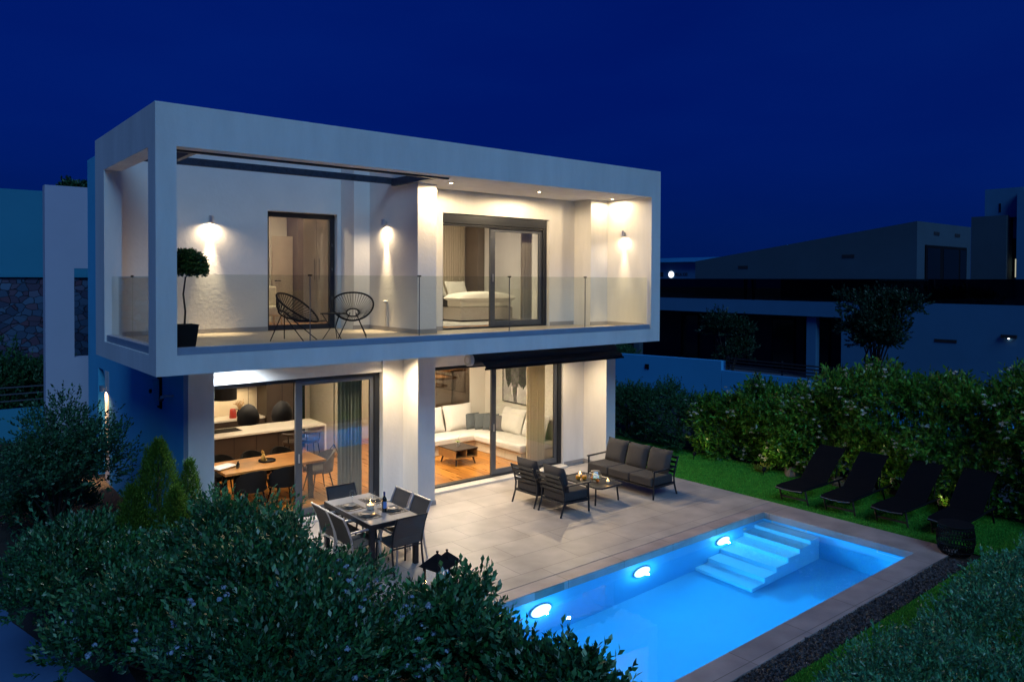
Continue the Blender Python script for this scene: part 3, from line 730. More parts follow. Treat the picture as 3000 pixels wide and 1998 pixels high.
ca = sling_chair('silver framed sling chair on the house side, by the far right corner of the table', SILVER, (3.38, -0.17, 0), R(90), G1)
dup(ca, (3.385, -0.73, 0), R(90), 'silver framed sling chair beside the table nearer the pool, right-hand row', G1)
dup(ca, (2.63, -0.17, 0), R(-90), 'silver framed sling chair in the row by the shrubs, nearer the dining door', G1)
dup(ca, (2.63, -0.73, 0), R(-90), 'silver framed sling chair in the row by the shrubs, farther from the dining door', G1)
cb = sling_chair('dark framed sling chair at the near head of the outdoor table, seen from behind', ANTHR, (3.11, -1.10, 0), 0, G1)
dup(cb, (3.06, 0.36, 0), R(180), 'dark framed sling chair at the far head of the outdoor table, before the glass door', G1)
# ---- table ware
MATM = mat('woven_placemat', (0.095, 0.08, 0.07), 0.85, var=0.25, vs=60)
for i, (x, y, rz, lb) in enumerate(((2.83, -0.62, 0, 'near left'), (2.83, -0.08, 0, 'far left'), (3.28, -0.62, 180, 'near right'), (3.28, 0.02, 180, 'far right'))):
    wh = {'near left': 'at the near place on the shrub side', 'far left': 'at the far place on the shrub side', 'near right': 'at the place by the wine bottle', 'far right': 'at the far place on the house side'}[lb]
    p = box(-0.16, 0.16, -0.21, 0.21, 0, 0.003).build('placemat', MATM, None, (x, y, 0.7425), bevel=0.001, rot=(0, 0, R(rz)))
    tag(p, 'dark woven placemat '+wh, 'placemat', 'placemats on the outdoor table')
    pl = MB().lathe([(0.0, 0.004), (0.08, 0.004), (0.09, 0.008), (0.135, 0.020), (0.137, 0.016), (0.09, 0.001), (0.0, 0.0)], n=32).build('dinner_plate', CERAM, None, (x, y, 0.7465), smooth=50)
    tag(pl, 'large grey stoneware plate '+wh, 'plate', 'dinner plates')
    p2 = MB().lathe([(0.0, 0.006), (0.06, 0.006), (0.075, 0.012), (0.105, 0.030), (0.107, 0.026), (0.075, 0.004), (0.0, 0.0)], n=32).build('soup_plate', CERAM, None, (x, y, 0.7525), smooth=50)
    tag(p2, 'deep grey plate stacked on the dinner plate '+wh, 'plate', 'soup plates')
    s_ = 1 if rz == 0 else -1
    kn = MB().box(-0.10, 0.10, -0.004, 0.004, 0, 0.003).box(0.0, 0.10, -0.008, 0.008, 0.0002, 0.0028).build('knife', SILVER, None, (x, y-0.175*s_, 0.746), bevel=0.001)
    tag(kn, 'steel knife beside the plate '+wh, 'knife', 'cutlery on the outdoor table')
    fk = MB().box(-0.10, 0.05, -0.003, 0.003, 0, 0.003)
    for k in (-0.008, -0.0027, 0.0027, 0.008): fk.box(0.05, 0.10, k-0.0016, k+0.0016, 0, 0.003)
    fk.box(0.04, 0.055, -0.010, 0.010, 0.0002, 0.0028)
    tag(fk.build('fork', SILVER, None, (x, y+0.175*s_, 0.746)), 'steel fork beside the plate '+wh, 'fork', 'cutlery on the outdoor table')
def wine_glass(lb, x, y, z, s=1.0):
    g = MB().lathe([(0.034*s, 0), (0.033*s, 0.003), (0.006*s, 0.008), (0.004*s, 0.02), (0.004*s, 0.085), (0.012*s, 0.095), (0.034*s, 0.12), (0.041*s, 0.15), (0.038*s, 0.19), (0.031*s, 0.215)], n=24)
    tag(g.build('wine_glass', GLASSW, None, (x, y, z), smooth=60), lb, 'wine glass', 'glasses on the outdoor table')
GLASSW = glass('table_glass', (0.93, 0.95, 0.95), 1.5, 1.6)
wine_glass('tall clear wine glass at the far shrub side of the table, left of the candle', 2.93, 0.05, 0.7425, 1.15)
wine_glass('clear wine glass between the bottle and the near left plate', 3.02, -0.62, 0.7425, 1.0)
wine_glass('clear wine glass behind the candle bowl on the house side', 3.17, -0.18, 0.7425, 0.95)
t = thing('wine_bottle', 'dark wine bottle with blue foil and pale blue label on the table', 'bottle', (3.13, -0.62, 0.7425))
BOTT = mat('bottle_glass', (0.008, 0.012, 0.010), 0.08, spec=0.8)
MB().lathe([(0.036, 0), (0.038, 0.004), (0.038, 0.19), (0.03, 0.215), (0.015, 0.24), (0.014, 0.25)], n=24).build('body', BOTT, t, smooth=50)
MB().lathe([(0.015, 0.25), (0.0155, 0.255), (0.0155, 0.31), (0.0, 0.312)], n=20).build('foil', mat('blue_foil', (0.02, 0.05, 0.25), 0.3, 0.5), t, smooth=50)
lb_ = MB()
for k in range(12):
    a0, a1 = R(-150+k*10), R(-150+(k+1)*10); r_ = 0.0386
    lb_.quad((r_*math.cos(a0), r_*math.sin(a0), 0.06), (r_*math.cos(a1), r_*math.sin(a1), 0.06), (r_*math.cos(a1), r_*math.sin(a1), 0.165), (r_*math.cos(a0), r_*math.sin(a0), 0.165))
lb_.build('paper_label', mat('blue_label', (0.16, 0.28, 0.6), 0.6), t, smooth=60)
def candle(lb, x, y, z, r, h, e, gl=None, group='lit candles in glass'):
    t = thing('candle', lb, 'candle', (x, y, z), 0, group)
    MB().lathe([(0.0, 0.012), (r*0.84, 0.012), (r*0.84, h*0.60), (r*0.6, h*0.585), (0, h*0.58)], n=22).build('wax', WAX, t, smooth=50)
    MB().lathe([(r*0.8, 0), (r*0.92, 0.003), (r, h*0.5), (r*1.02, h), (r*0.99, h), (r*0.96, h*0.5), (r*0.87, 0.01), (0.0, 0.009)], n=26).build('glass_cup', GLASSW, t, smooth=60)
    MB().lathe([(0.0, 0), (0.005, 0.004), (0.008, 0.014), (0.005, 0.026), (0.0, 0.038)], (0, 0, h*0.58+0.006), n=12).build('flame', FLAME, t, smooth=60)
    light('candle_light', 'POINT', e, (1.0, 0.5, 0.16), (0, 0, h*0.58+0.045), t, 0.012)
candle('pale candle burning in a clear footed bowl in the middle of the table', 3.02, -0.38, 0.7425, 0.07, 0.13, 1.2)

# ---- lounge set
def lounge(name, lb, cat, w, loc, rz, nseat, group=None, d=0.74):
    """faces local +x; width along y"""
    t = thing(name, lb, cat, loc, rz, group)
    h = w/2
    for s in (-1, 1):
        y = s*(h-0.02)
        MB().tube([(0.70, y, 0), (0.685, y, 0.3), (0.68, y, 0.545)], 0.018, 8).build('front_leg', ANTHR, t, smooth=60)
        MB().tube([(-0.02, y, 0), (0.06, y, 0.22), (0.075, y, 0.38), (0.03, y, 0.56), (-0.06, y, 0.76)], 0.018, 8).build('rear_leg', ANTHR, t, smooth=60)
        MB().hexa([(0.02, y-0.028, 0.545), (0.72, y-0.028, 0.535), (0.72, y+0.028, 0.535), (0.02, y+0.028, 0.545), (0.02, y-0.028, 0.57), (0.72, y-0.028, 0.56), (0.72, y+0.028, 0.56), (0.02, y+0.028, 0.57)]).build('armrest', ANTHR, t, bevel=0.006)
    a_ = MB().bar((0.07, -h+0.02, 0.24), (0.07, h-0.02, 0.24), 0.03, 0.04).bar((0.685, -h+0.02, 0.22), (0.685, h-0.02, 0.22), 0.03, 0.04)
    for s in (-1, 1): a_.bar((0.07, s*(h-0.03), 0.24), (0.685, s*(h-0.03), 0.22), 0.025, 0.04)
    a_.box(0.09, 0.67, -h+0.04, h-0.04, 0.235, 0.25)
    a_.build('seat_frame', ANTHR, t)
    sl_ = MB()
    for k in range(4):
        z = 0.46+0.09*k; x = 0.055-0.36*max(0, z-0.47)
        sl_.bar((x, -h+0.02, z), (x, h-0.02, z), 0.018, 0.052, (0.36, 0, 1))
    sl_.build('back_slats', ANTHR, t)
    wc = (w-0.08)/nseat
    for k in range(nseat):
        yc = -h+0.04+wc*(k+0.5)
        s_ = MB().box(0.08, 0.74, yc-wc/2+0.004, yc+wc/2-0.004, 0.252, 0.425); s_.build('seat_cushion', GREYF, t, bevel=0.03, seg=3, smooth=40)
        b_2 = MB().pillow(wc*1.0, 0.54, 0.20, T(0.15, yc, 0.63) @ RY(R(-17)) @ RY(R(90)) @ RZ(R(90)), seed=k+int(w*10), n=10)
        b_2.build('back_cushion', GREYF, t, smooth=180)
    return t
lounge('garden_sofa', 'three-seat grey cushioned sofa with black metal frame facing the low table', 'sofa', 1.86, (9.58, -0.18, 0), R(180), 3)
ar = lounge('garden_armchair', 'grey cushioned armchair with slatted back, nearer the pool', 'armchair', 0.66, (6.68, -0.50, 0), 0, 1, 'slatted garden armchairs')
dup(ar, (6.66, 0.24, 0), R(2), 'grey cushioned armchair with slatted back, nearer the house door', 'slatted garden armchairs')
t = thing('coffee_table', 'low black slatted coffee table between the armchairs and the sofa', 'table', (8.02, -0.22, 0))
tp = MB(); nsl = 8
for k in range(nsl):
    x0 = -0.30+0.6*k/nsl; tp.box(x0+0.003, x0+0.6/nsl-0.003, -0.53, 0.53, 0.338, 0.352)
tp.build('slats', ANTHR, t)
ed = MB(); c_ = 0.06
ol = [(-0.33+c_, -0.57), (0.33-c_, -0.57), (0.33, -0.57+c_), (0.33, 0.57-c_), (0.33-c_, 0.57), (-0.33+c_, 0.57), (-0.33, 0.57-c_), (-0.33, -0.57+c_)]
ed.tube([(a0, b0, 0.345) for a0, b0 in ol], 0.018, 6, closed=True); ed.box(-0.31, 0.31, -0.55, -0.531, 0.334, 0.353); ed.box(-0.31, 0.31, 0.531, 0.55, 0.334, 0.353)
ed.build('rim', ANTHR, t)
for sx in (-1, 1):
    for sy in (-1, 1): MB().tube([(sx*0.29, sy*0.42, 0.335), (sx*0.32, sy*0.44, 0)], 0.017, 8).build('leg', ANTHR, t, smooth=60)
ZT_ = 0.353
candle('lit candle in a small glass at the far end of the coffee table', 8.05, 0.13, ZT_, 0.042, 0.10, 1.6)
candle('lit candle in a small glass at the pool end of the coffee table', 8.10, -0.60, ZT_, 0.042, 0.10, 1.6)
ORJ = mat('orange_juice', (0.75, 0.33, 0.02), 0.3)
for x, y, lb in ((7.86, -0.02, 'round glass of orange drink nearer the armchairs, left of its twin'), (7.95, -0.10, 'round glass of orange drink nearer the fruit bowl')):
    t = thing('juice_glass', lb, 'drink', (x, y, ZT_), 0, 'glasses of orange drink')
    MB().lathe([(0.0, 0.004), (0.035, 0.004), (0.052, 0.03), (0.052, 0.06), (0.046, 0.078), (0.0, 0.078)], n=22).build('drink', ORJ, t, smooth=50)
    MB().lathe([(0.034, 0), (0.055, 0.03), (0.055, 0.065), (0.045, 0.092), (0.043, 0.092)], n=22).build('glass', GLASSW, t, smooth=60)
    MB().tube([(0.01, 0.0, 0.03), (0.03, -0.01, 0.125)], 0.003, 6).build('straw', WHITEF, t)
t = thing('fruit_bowl', 'faceted clear glass bowl on the coffee table', 'bowl', (8.04, -0.32, ZT_))
MB().lathe([(0.06, 0.0), (0.07, 0.004), (0.135, 0.075), (0.14, 0.10), (0.09, 0.20), (0.087, 0.20)], n=7).build('glass', GLASSW, t)
wr = MB()
for k in range(7):
    a0, a1 = 2*math.pi*k/7, 2*math.pi*(k+1)/7
    for (r_, z_) in ((0.138, 0.09), (0.09, 0.20)): wr.tube([(r_*math.cos(a0), r_*math.sin(a0), z_), (r_*math.cos(a1), r_*math.sin(a1), z_)], 0.003, 5)
    wr.tube([(0.07*math.cos(a0), 0.07*math.sin(a0), 0.004), (0.138*math.cos(a0), 0.138*math.sin(a0), 0.09), (0.09*math.cos(a0), 0.09*math.sin(a0), 0.20)], 0.003, 5)
wr.build('wire_edges', SILVER, t)
FR = {'apple': mat('green_apple', (0.30, 0.42, 0.05), 0.35), 'orange': mat('orange_peel', (0.75, 0.25, 0.02), 0.45), 'lemon': mat('lemon_peel', (0.75, 0.55, 0.04), 0.45)}
for nm, x, y, z, lb in (('apple', -0.05, -0.035, 0.075, 'green apple at the armchair side of the glass bowl'), ('apple', 0.035, -0.055, 0.078, 'green apple at the pool side of the glass bowl'),
                        ('orange', -0.005, -0.06, 0.034, 'orange low at the front of the glass bowl'), ('orange', 0.06, 0.03, 0.07, 'orange at the sofa side of the glass bowl'),
                        ('orange', -0.03, 0.05, 0.06, 'orange at the back of the glass bowl'), ('lemon', 0.0, 0.0, 0.125, 'yellow lemon on top of the fruit in the bowl'), ('lemon', 0.02, 0.055, 0.12, 'yellow lemon behind the top one in the bowl')):
    q = MB().lathe([(0.0, -0.036), (0.02, -0.032), (0.034, -0.012), (0.036, 0.006), (0.026, 0.028), (0.008, 0.034), (0.0, 0.031)], n=16)
    if nm == 'lemon': q.xf(RX(R(80)) @ Matrix.Diagonal((0.85, 0.85, 1.25, 1)))
    tag(q.build(nm, FR[nm], None, (8.04+x, -0.32+y, ZT_+z), smooth=60), lb, nm, 'fruit in the glass bowl')

# ---- sun loungers on the lawn
def lounger(lb, loc, rz):
    """foot end at the origin, length along local +x"""
    t = thing('sun_lounger', lb, 'sun lounger', loc, rz, 'black sun loungers along the hedge')
    for s in (-1, 1):
        y = 0.27*s
        MB().tube([(0.03, y, 0.315), (0.30, y, 0.30), (0.85, y, 0.285), (1.05, y, 0.29), (1.9, y, 0.27)], 0.02, 8).build('side_rail', BLACK, t, smooth=60)
        MB().tube([(0.10, y, 0.30), (0.22, y, 0.0)], 0.018, 8).build('front_leg', TIMB, t, smooth=60)
        MB().tube([(1.45, y, 0.28), (1.60, y, 0.0)], 0.018, 8).build('rear_leg', BLACK, t, smooth=60)
        MB().tube([(1.45, y*0.8, 0.29), (1.52, y*0.8, 0.62)], 0.012, 6).build('back_prop', BLACK, t, smooth=60)
    MB().bar((0.19, -0.27, 0.09), (0.19, 0.27, 0.09), 0.02, 0.035).build('stretcher', TIMB, t)
    ps = [(-0.03, 0.285), (0.02, 0.325), (0.2, 0.335), (0.55, 0.325), (0.95, 0.32)]
    def strip(pr, th, wd):
        b = MB()
        for k in range(len(pr)-1):
            (xa, za), (xb, zb_) = pr[k], pr[k+1]
            b.hexa([(xa, -wd, za-th), (xb, -wd, zb_-th), (xb, wd, zb_-th), (xa, wd, za-th), (xa, -wd, za), (xb, -wd, zb_), (xb, wd, zb_), (xa, wd, za)])
        return b
    strip(ps, 0.018, 0.275).build('seat', BLKF, t)
    strip([(0.955, 0.32), (1.18, 0.50), (1.45, 0.70), (1.76, 0.885)], 0.02, 0.275).build('backrest', BLKF, t)
    MB().tube([(-0.035, -0.27, 0.30), (-0.05, -0.1, 0.285), (-0.05, 0.1, 0.285), (-0.035, 0.27, 0.30)], 0.012, 6).build('foot_bar', GREYAL, t, smooth=60)
    return t
TIMB = mat('dark_timber', (0.06, 0.045, 0.04), 0.6, var=0.2, vs=8)
l0 = lounger('black sun lounger nearest the lawn and the sofa', (10.72, -2.92, 0), R(2))
for x, y, rz, lb in ((10.77, -3.83, 4, 'second black sun lounger counted from the sofa side'), (10.86, -4.73, 1, 'third black sun lounger, between the second and the end one'),
                     (10.95, -5.66, 3, 'end black sun lounger behind the woven drum table')):
    dup(l0, (x, y, 0), R(rz), lb, 'black sun loungers along the hedge')
# ---- woven drum
t = thing('woven_drum', 'dark woven drum side table on the deck corner by the end lounger', 'side table', (10.42, -6.02, 0.001))
dr = MB()
prof = [(0.20, 0.0), (0.245, 0.06), (0.27, 0.18), (0.27, 0.30), (0.25, 0.42), (0.235, 0.45)]
for k in range(36):
    for dirn in (1, -1):
        dr.tube([(r_*math.cos(2*math.pi*k/36+dirn*z_*1.1), r_*math.sin(2*math.pi*k/36+dirn*z_*1.1), z_) for r_, z_ in prof], 0.007, 4)
for r_, z_ in prof[::1]: dr.tube([(r_*math.cos(2*math.pi*k/30), r_*math.sin(2*math.pi*k/30), z_) for k in range(30)], 0.011, 5, closed=True)
dr.build('wicker_body', BLACK, t)
MB().lathe([(0.0, 0.452), (0.25, 0.452), (0.258, 0.46), (0.25, 0.472), (0.0, 0.472)], n=36).build('top', BLACK, t, smooth=40)
# ---- lanterns
def lantern(lb, x, y, s, rz):
    t = thing('lantern', lb, 'lantern', (x, y, 0.001), R(rz), 'black lanterns on the terrace'); h = 0.52*s; q = 0.095*s
    box(-q*1.15, q*1.15, -q*1.15, q*1.15, 0, 0.025*s).build('base', BLACK, t)
    for sx in (-1, 1):
        for sy in (-1, 1): box(sx*q-0.009, sx*q+0.009, sy*q-0.009, sy*q+0.009, 0.0255*s, h).build('post', BLACK, t)
    rfm = MB(); e_ = q*1.55; z0, z1 = h, h+0.135*s
    rfm.poly([(-e_, -e_, z0), (-e_, e_, z0), (e_, e_, z0), (e_, -e_, z0)])
    k_ = 0.015
    for (a0, b0), (a1, b1) in (((-1, -1), (1, -1)), ((1, -1), (1, 1)), ((1, 1), (-1, 1)), ((-1, 1), (-1, -1))):
        rfm.quad((a0*e_, b0*e_, z0), (a1*e_, b1*e_, z0), (a1*k_, b1*k_, z1), (a0*k_, b0*k_, z1))
    rfm.build('roof', BLACK, t)
    MB().lathe([(0.012, 0), (0.012, 0.02), (0.02, 0.025), (0.018, 0.04), (0, 0.045)], (0, 0, z1-0.004), n=12).build('finial', BLACK, t)
    gp_ = MB()
    for ax in (0, 1):
        for sg in (-1, 1):
            gp_.box(*((sg*q-0.001, sg*q+0.001, -q+0.01, q-0.01) if ax == 0 else (-q+0.01, q-0.01, sg*q-0.001, sg*q+0.001)), 0.026*s, h-0.004)
    gp_.build('glass', CLEAR, t)
    MB().lathe([(0.0, 0.001), (0.035*s, 0.001), (0.035*s, 0.20*s), (0, 0.20*s)], (0, 0, 0.026*s), n=18).build('candle', WAX, t, smooth=50)
    MB().lathe([(0.0, 0), (0.008, 0.008), (0.010, 0.02), (0.005, 0.035), (0.0, 0.05)], (0, 0, 0.24*s), n=12).build('flame', FLAME, t, smooth=60)
    light('lantern_light', 'POINT', 2.2, (1.0, 0.5, 0.14), (0, 0, 0.30*s), t, 0.015)
lantern('larger black lantern with pyramid roof at the pool corner, half behind the shrubs', 2.72, -2.72, 1.18, 12)
lantern('smaller black lantern with pyramid roof just behind the larger one', 3.02, -2.50, 1.02, 20)

# ================================================================== BALCONY FURNITURE
def egg_chair(lb, loc, rz):
    """round string chair, faces local +x"""
    t = thing('string_chair', lb, 'chair', loc, rz, 'round black string chairs on the balcony')
    M = T(0.02, 0, 0.57) @ RY(R(36))                       # rim plane, tilted back
    rim = [M @ Vector((0.40*math.cos(a)+0.03*math.cos(2*a), 0.36*math.sin(a), 0)) for a in [2*math.pi*k/40 for k in range(40)]]
    MB().tube(rim, 0.016, 8, closed=True).build('rim', BLACK, t, smooth=60)
    hub = M @ Vector((-0.10, 0, -0.25))
    ir = [M @ Vector((-0.10+0.11*math.cos(a), 0.11*math.sin(a), -0.245)) for a in [2*math.pi*k/40 for k in range(40)]]
    s_ = MB().tube(ir, 0.013, 8, closed=True)
    for k in range(40):
        mid = rim[k]*0.45+ir[k]*0.55; mid = mid+(hub-mid)*0.0+M.to_3x3() @ Vector((0, 0, -0.035))
        s_.tube([rim[k], mid, ir[k]], 0.0058, 4)
    for k in range(6): s_.tube([ir[k*3], ir[(20-k*3) % 40]], 0.004, 4)
    s_.build('strings', BLACK, t)
    for sx, sy in ((1, 1), (1, -1), (-1, 1), (-1, -1)):
        MB().tube([hub+Vector((0.02*sx, 0.05*sy, 0.0)), (0.30*sx-0.03, 0.24*sy, 0.0)], 0.009, 6).build('leg', BLACK, t, smooth=60)
    return t
e0 = egg_chair('round black string chair turned towards the right, before the balcony door', (2.48, 1.20, ZF), R(-50))
dup(e0, (3.56, 1.26, ZF), R(-118), 'round black string chair facing the pool, at the right of the little table', 'round black string chairs on the balcony')
t = thing('balcony_table', 'small round black wire-legged table between the string chairs', 'table', (3.11, 1.08, ZF))
MB().lathe([(0.0, 0.432), (0.225, 0.432), (0.23, 0.438), (0.225, 0.446), (0.0, 0.446)], n=32).build('tabletop', BLACK, t, smooth=40)
for k in range(3):
    a0 = R(30+120*k)
    MB().tube([(0.19*math.cos(a0), 0.19*math.sin(a0), 0.43), (0.05*math.cos(a0), 0.05*math.sin(a0), 0.2), (0.19*math.cos(a0+0.3), 0.19*math.sin(a0+0.3), 0)], 0.007, 6).build('leg', BLACK, t, smooth=60)

# ================================================================== INDOORS, GROUND FLOOR
Z0 = 0.049
t = thing('dining_table', 'long oak indoor dining table on dark legs behind the sliding glass door', 'table', (2.87, 3.42, Z0))
box(-0.98, 0.98, -0.50, 0.52, 0.705, 0.75).build('tabletop', WOODT, t, bevel=0.004)
for sx in (-1, 1):
    q = MB().bar((sx*0.72, -0.36, 0.0), (sx*0.72, -0.30, 0.70), 0.09, 0.06).bar((sx*0.72, 0.36, 0.0), (sx*0.72, 0.30, 0.70), 0.09, 0.06).box(sx*0.72-0.04, sx*0.72+0.04, -0.34, 0.34, 0.665, 0.704)
    q.build('leg', BLACK, t, bevel=0.004)
UPH = mat('dark_upholstery', (0.009, 0.0085, 0.009), 0.95, spec=0.15, var=0.2, vs=14)
UPG = mat('grey_upholstery', (0.15, 0.15, 0.16), 0.9, var=0.2, vs=14)
def tub_chair(lb, loc, rz, m_, group='upholstered dining chairs'):
    """faces local +y"""
    t = thing('tub_chair', lb, 'chair', loc, rz, group)
    MB().box(-0.235, 0.235, -0.20, 0.25, 0.40, 0.49).build('seat', m_, t, bevel=0.035, seg=3, smooth=40)
    b = MB(); N = 18; V = []
    for ring_ in ((0.0, 0.0), (0.035, 0.0)):
        for k in range(N+1):
            a = math.pi*(1+k/N)          # wraps the rear and sides
            fr_ = abs(k/N-0.5)*2
            top = 0.80-0.20*fr_**2.2
            r0 = 0.275-ring_[0]
            V.append((r0*math.cos(a), r0*0.95*math.sin(a)+0.05*(fr_-0.4), 0.40)); V.append((r0*1.02*math.cos(a), r0*0.98*math.sin(a)-0.05*(1-fr_)+0.05*(fr_-0.4), top))
    b.v = V; m2 = 2*(N+1)
    for k in range(N):
        i = 2*k
        b.f += [(i, i+2, i+3, i+1), (m2+i, m2+i+1, m2+i+3, m2+i+2), (i+1, i+3, m2+i+3, m2+i+1), (i, m2+i, m2+i+2, i+2)]
    b.f += [(0, 1, m2+1, m2), (2*N, m2+2*N, m2+2*N+1, 2*N+1)]
    b.build('backrest', m_, t, smooth=50)
    for sx in (-1, 1):
        for sy in (-1, 1):
            MB().tube([(sx*0.16, sy*0.15+0.01, 0.405), (sx*0.235, sy*0.235+0.01, 0.0)], [0.017, 0.010], 8).build('leg', BLACK, t, smooth=60)
    return t
c0 = tub_chair('dark upholstered chair on the door side of the oak table, left one', (2.36, 2.92, Z0), 0, UPH)
for x, y, rz, lb in ((2.98, 2.92, 0, 'dark upholstered chair on the door side of the oak table, right one'), (1.72, 3.42, -90, 'dark upholstered dining chair at the left head of the indoor table'),
                     (2.25, 4.06, 180, 'dark upholstered dining chair across the indoor table, leftmost of three'), (2.85, 4.06, 180, 'dark upholstered dining chair across the indoor table, middle of three'),
                     (3.45, 4.06, 180, 'dark upholstered dining chair across the indoor table, rightmost of three')):
    dup(c0, (x, y, Z0), R(rz), lb, 'upholstered dining chairs')
tub_chair('light grey upholstered chair at the right head of the oak table', (3.93, 3.42, Z0), R(90), UPG)
# table-top things
GOLD = mat('gilt', (0.65, 0.42, 0.12), 0.3, 0.9)
tz = Z0+0.751
tag(MB().lathe([(0.0, 0.004), (0.15, 0.004), (0.155, 0.03), (0.165, 0.03), (0.16, 0.0), (0.0, 0.0)], n=32).build('tray', BLACK, None, (2.87, 3.46, tz), smooth=40), 'round black tray on the oak table', 'tray')
t = thing('cat_figurine', 'small gilt sitting cat figurine on the black tray', 'figurine', (2.80, 3.47, tz+0.005))
g = MB().lathe([(0.0, 0), (0.045, 0.004), (0.05, 0.04), (0.042, 0.08), (0.03, 0.12), (0.02, 0.15), (0.0, 0.16)], n=18)
g.lathe([(0.0, -0.028), (0.02, -0.022), (0.03, 0.0), (0.022, 0.02), (0.0, 0.028)], (-0.012, 0, 0.175), n=14)
g.build('body', GOLD, t, smooth=70)
MB().lathe([(0.012, 0), (0.0, 0.03)], (-0.02, 0.014, 0.195), n=6).lathe([(0.012, 0), (0.0, 0.03)], (-0.02, -0.014, 0.195), n=6).build('ears', GOLD, t)
MB().tube([(-0.03, 0.018, 0.0), (-0.035, 0.016, 0.06), (-0.02, 0.012, 0.1)], 0.011, 8).tube([(-0.03, -0.018, 0.0), (-0.035, -0.016, 0.06), (-0.02, -0.012, 0.1)], 0.011, 8).build('forelegs', GOLD, t, smooth=60)
MB().tube([(0.04, 0.0, 0.012), (0.075, 0.02, 0.015), (0.07, 0.05, 0.02), (0.03, 0.06, 0.015)], 0.008, 8).build('tail', GOLD, t, smooth=60)
rag = MB().pillow(0.46, 0.26, 0.07, T(0, 0, 0.03) @ RZ(R(25)), n=10, seed=3)
tag(rag.build('cloth', WHITEF, None, (2.02, 3.40, tz), smooth=180), 'crumpled white cloth on the left end of the oak table', 'cloth')
for x, y, lb in ((2.22, 3.24, 'small dark sauce bottle in front of the white cloth'), (2.26, 3.31, 'small dark sauce bottle behind its twin by the white cloth')):
    tag(MB().lathe([(0.022, 0), (0.026, 0.004), (0.026, 0.07), (0.010, 0.09), (0.010, 0.12), (0.0, 0.121)], n=16).build('sauce_bottle', BOTT, None, (x, y, tz), smooth=50), lb, 'bottle', 'sauce bottles')
# pendants and hood
for x, y, lb in ((2.52, 3.5, 'black egg-shaped pendant lamp over the left part of the oak table'), (3.19, 3.5, 'black egg-shaped pendant lamp over the right part of the oak table')):
    t = thing('pendant_lamp', lb, 'pendant lamp', (x, y, 1.56), 0, 'egg-shaped pendant lamps')
    pr = [(0.19, 0.0), (0.205, 0.08), (0.20, 0.16), (0.17, 0.25), (0.12, 0.32), (0.06, 0.36), (0.02, 0.375)]
    MB().lathe(pr+[(r_*0.97, z_-0.004) for r_, z_ in reversed(pr)], n=32).build('lamp_shade', BLACK, t, smooth=50)
    MB().tube([(0, 0, 0.37), (0, 0, 1.178)], 0.004, 6).build('cable', BLACK, t)
    MB().lathe([(0.0, 0.0), (0.03, 0.02), (0.04, 0.06), (0.03, 0.1), (0.0, 0.14)], (0, 0, 0.12), n=16).build('bulb', GLOW, t, smooth=60)
    light('pendant_light', 'POINT', 9, WARM, (0, 0, 0.06), t, 0.05)
t = thing('range_hood', 'black cylinder range hood hanging over the kitchen island', 'range hood', (2.93, 6.08, 1.66))
MB().lathe([(0.0, 0.03), (0.24, 0.03), (0.25, 0.0), (0.26, 0.0), (0.26, 0.62), (0.25, 0.63), (0.11, 0.631), (0.11, 1.078)], n=36).build('drum', BLACK, t, smooth=40)
# kitchen
t = thing('kitchen_island', 'brown kitchen island with white stone top and waterfall end', 'kitchen island', (2.45, 5.45, Z0))
box(0, 2.60, 0, 0.92, 0.88, 0.922).build('worktop', STONEW, t, bevel=0.003)
box(2.558, 2.60, 0.002, 0.918, 0.0, 0.879).build('end_panel', STONEW, t)
box(0, 1.95, 0.06, 0.90, 0.0, 0.878).build('cabinet', BROWN, t)
for k in range(1, 4): box(k*0.49, k*0.49+0.006, 0.056, 0.059, 0.02, 0.86).build('seam', BLACK, t)
box(0.12, 0.80, 0.40, 0.86, 0.9225, 0.926).build('hob', BLACK, t)
t = thing('back_counter', 'kitchen counter along the back wall with white stone top', 'kitchen counter', (1.1, 7.30, Z0))
box(0, 3.22, 0, 0.60, 0.88, 0.92).build('worktop', STONEW, t); box(0, 3.22, 0.03, 0.60, 0, 0.879).build('cabinet', BROWN, t)
box(0, 3.22, 0.603, 0.615, 0.921, 1.5).build('splashback', CREAMF, t)
t = thing('wall_cupboard', 'dark wall cupboards above the back counter', 'cupboard', (1.1, 7.55, 1.66))
for k in range(4): box(k*0.80+0.002, k*0.80+0.798, 0, 0.36, 0, 1.07).build('door', BROWN, t, bevel=0.003)
t = thing('tall_cupboard', 'tall dark cupboard block at the right of the kitchen', 'cupboard', (4.34, 7.25, Z0))
box(0, 0.34, 0, 0.65, 0, 2.68).build('door', BROWN, t, bevel=0.003); box(0.343, 0.68, 0, 0.65, 0, 2.68).build('door', BROWN, t, bevel=0.003)
light('counter_light', 'AREA', 15, WARM, (2.6, 7.66, 1.62), None, (3.0, 0.06))
t = thing('kettle', 'red kettle on the back kitchen counter', 'kettle', (3.62, 7.55, Z0+0.921))
REDM = mat('red_enamel', (0.35, 0.03, 0.02), 0.3)
MB().lathe([(0.08, 0), (0.085, 0.02), (0.07, 0.2), (0.05, 0.22), (0, 0.23)], n=20).build('body', REDM, t, smooth=50)
MB().tube([(0.06, 0, 0.2), (0.13, 0, 0.19), (0.13, 0, 0.06), (0.08, 0, 0.03)], 0.010, 6).build('handle', BLACK, t, smooth=60)
t = thing('vase', 'dark vase with a dried bunch on the back counter beside the kettle', 'vase', (3.78, 7.55, Z0+0.921))
MB().lathe([(0.05, 0), (0.07, 0.06), (0.06, 0.13), (0.035, 0.16), (0.04, 0.18)], n=18).build('body', BLACK, t, smooth=50)
q = MB(); rnd = random.Random(8)
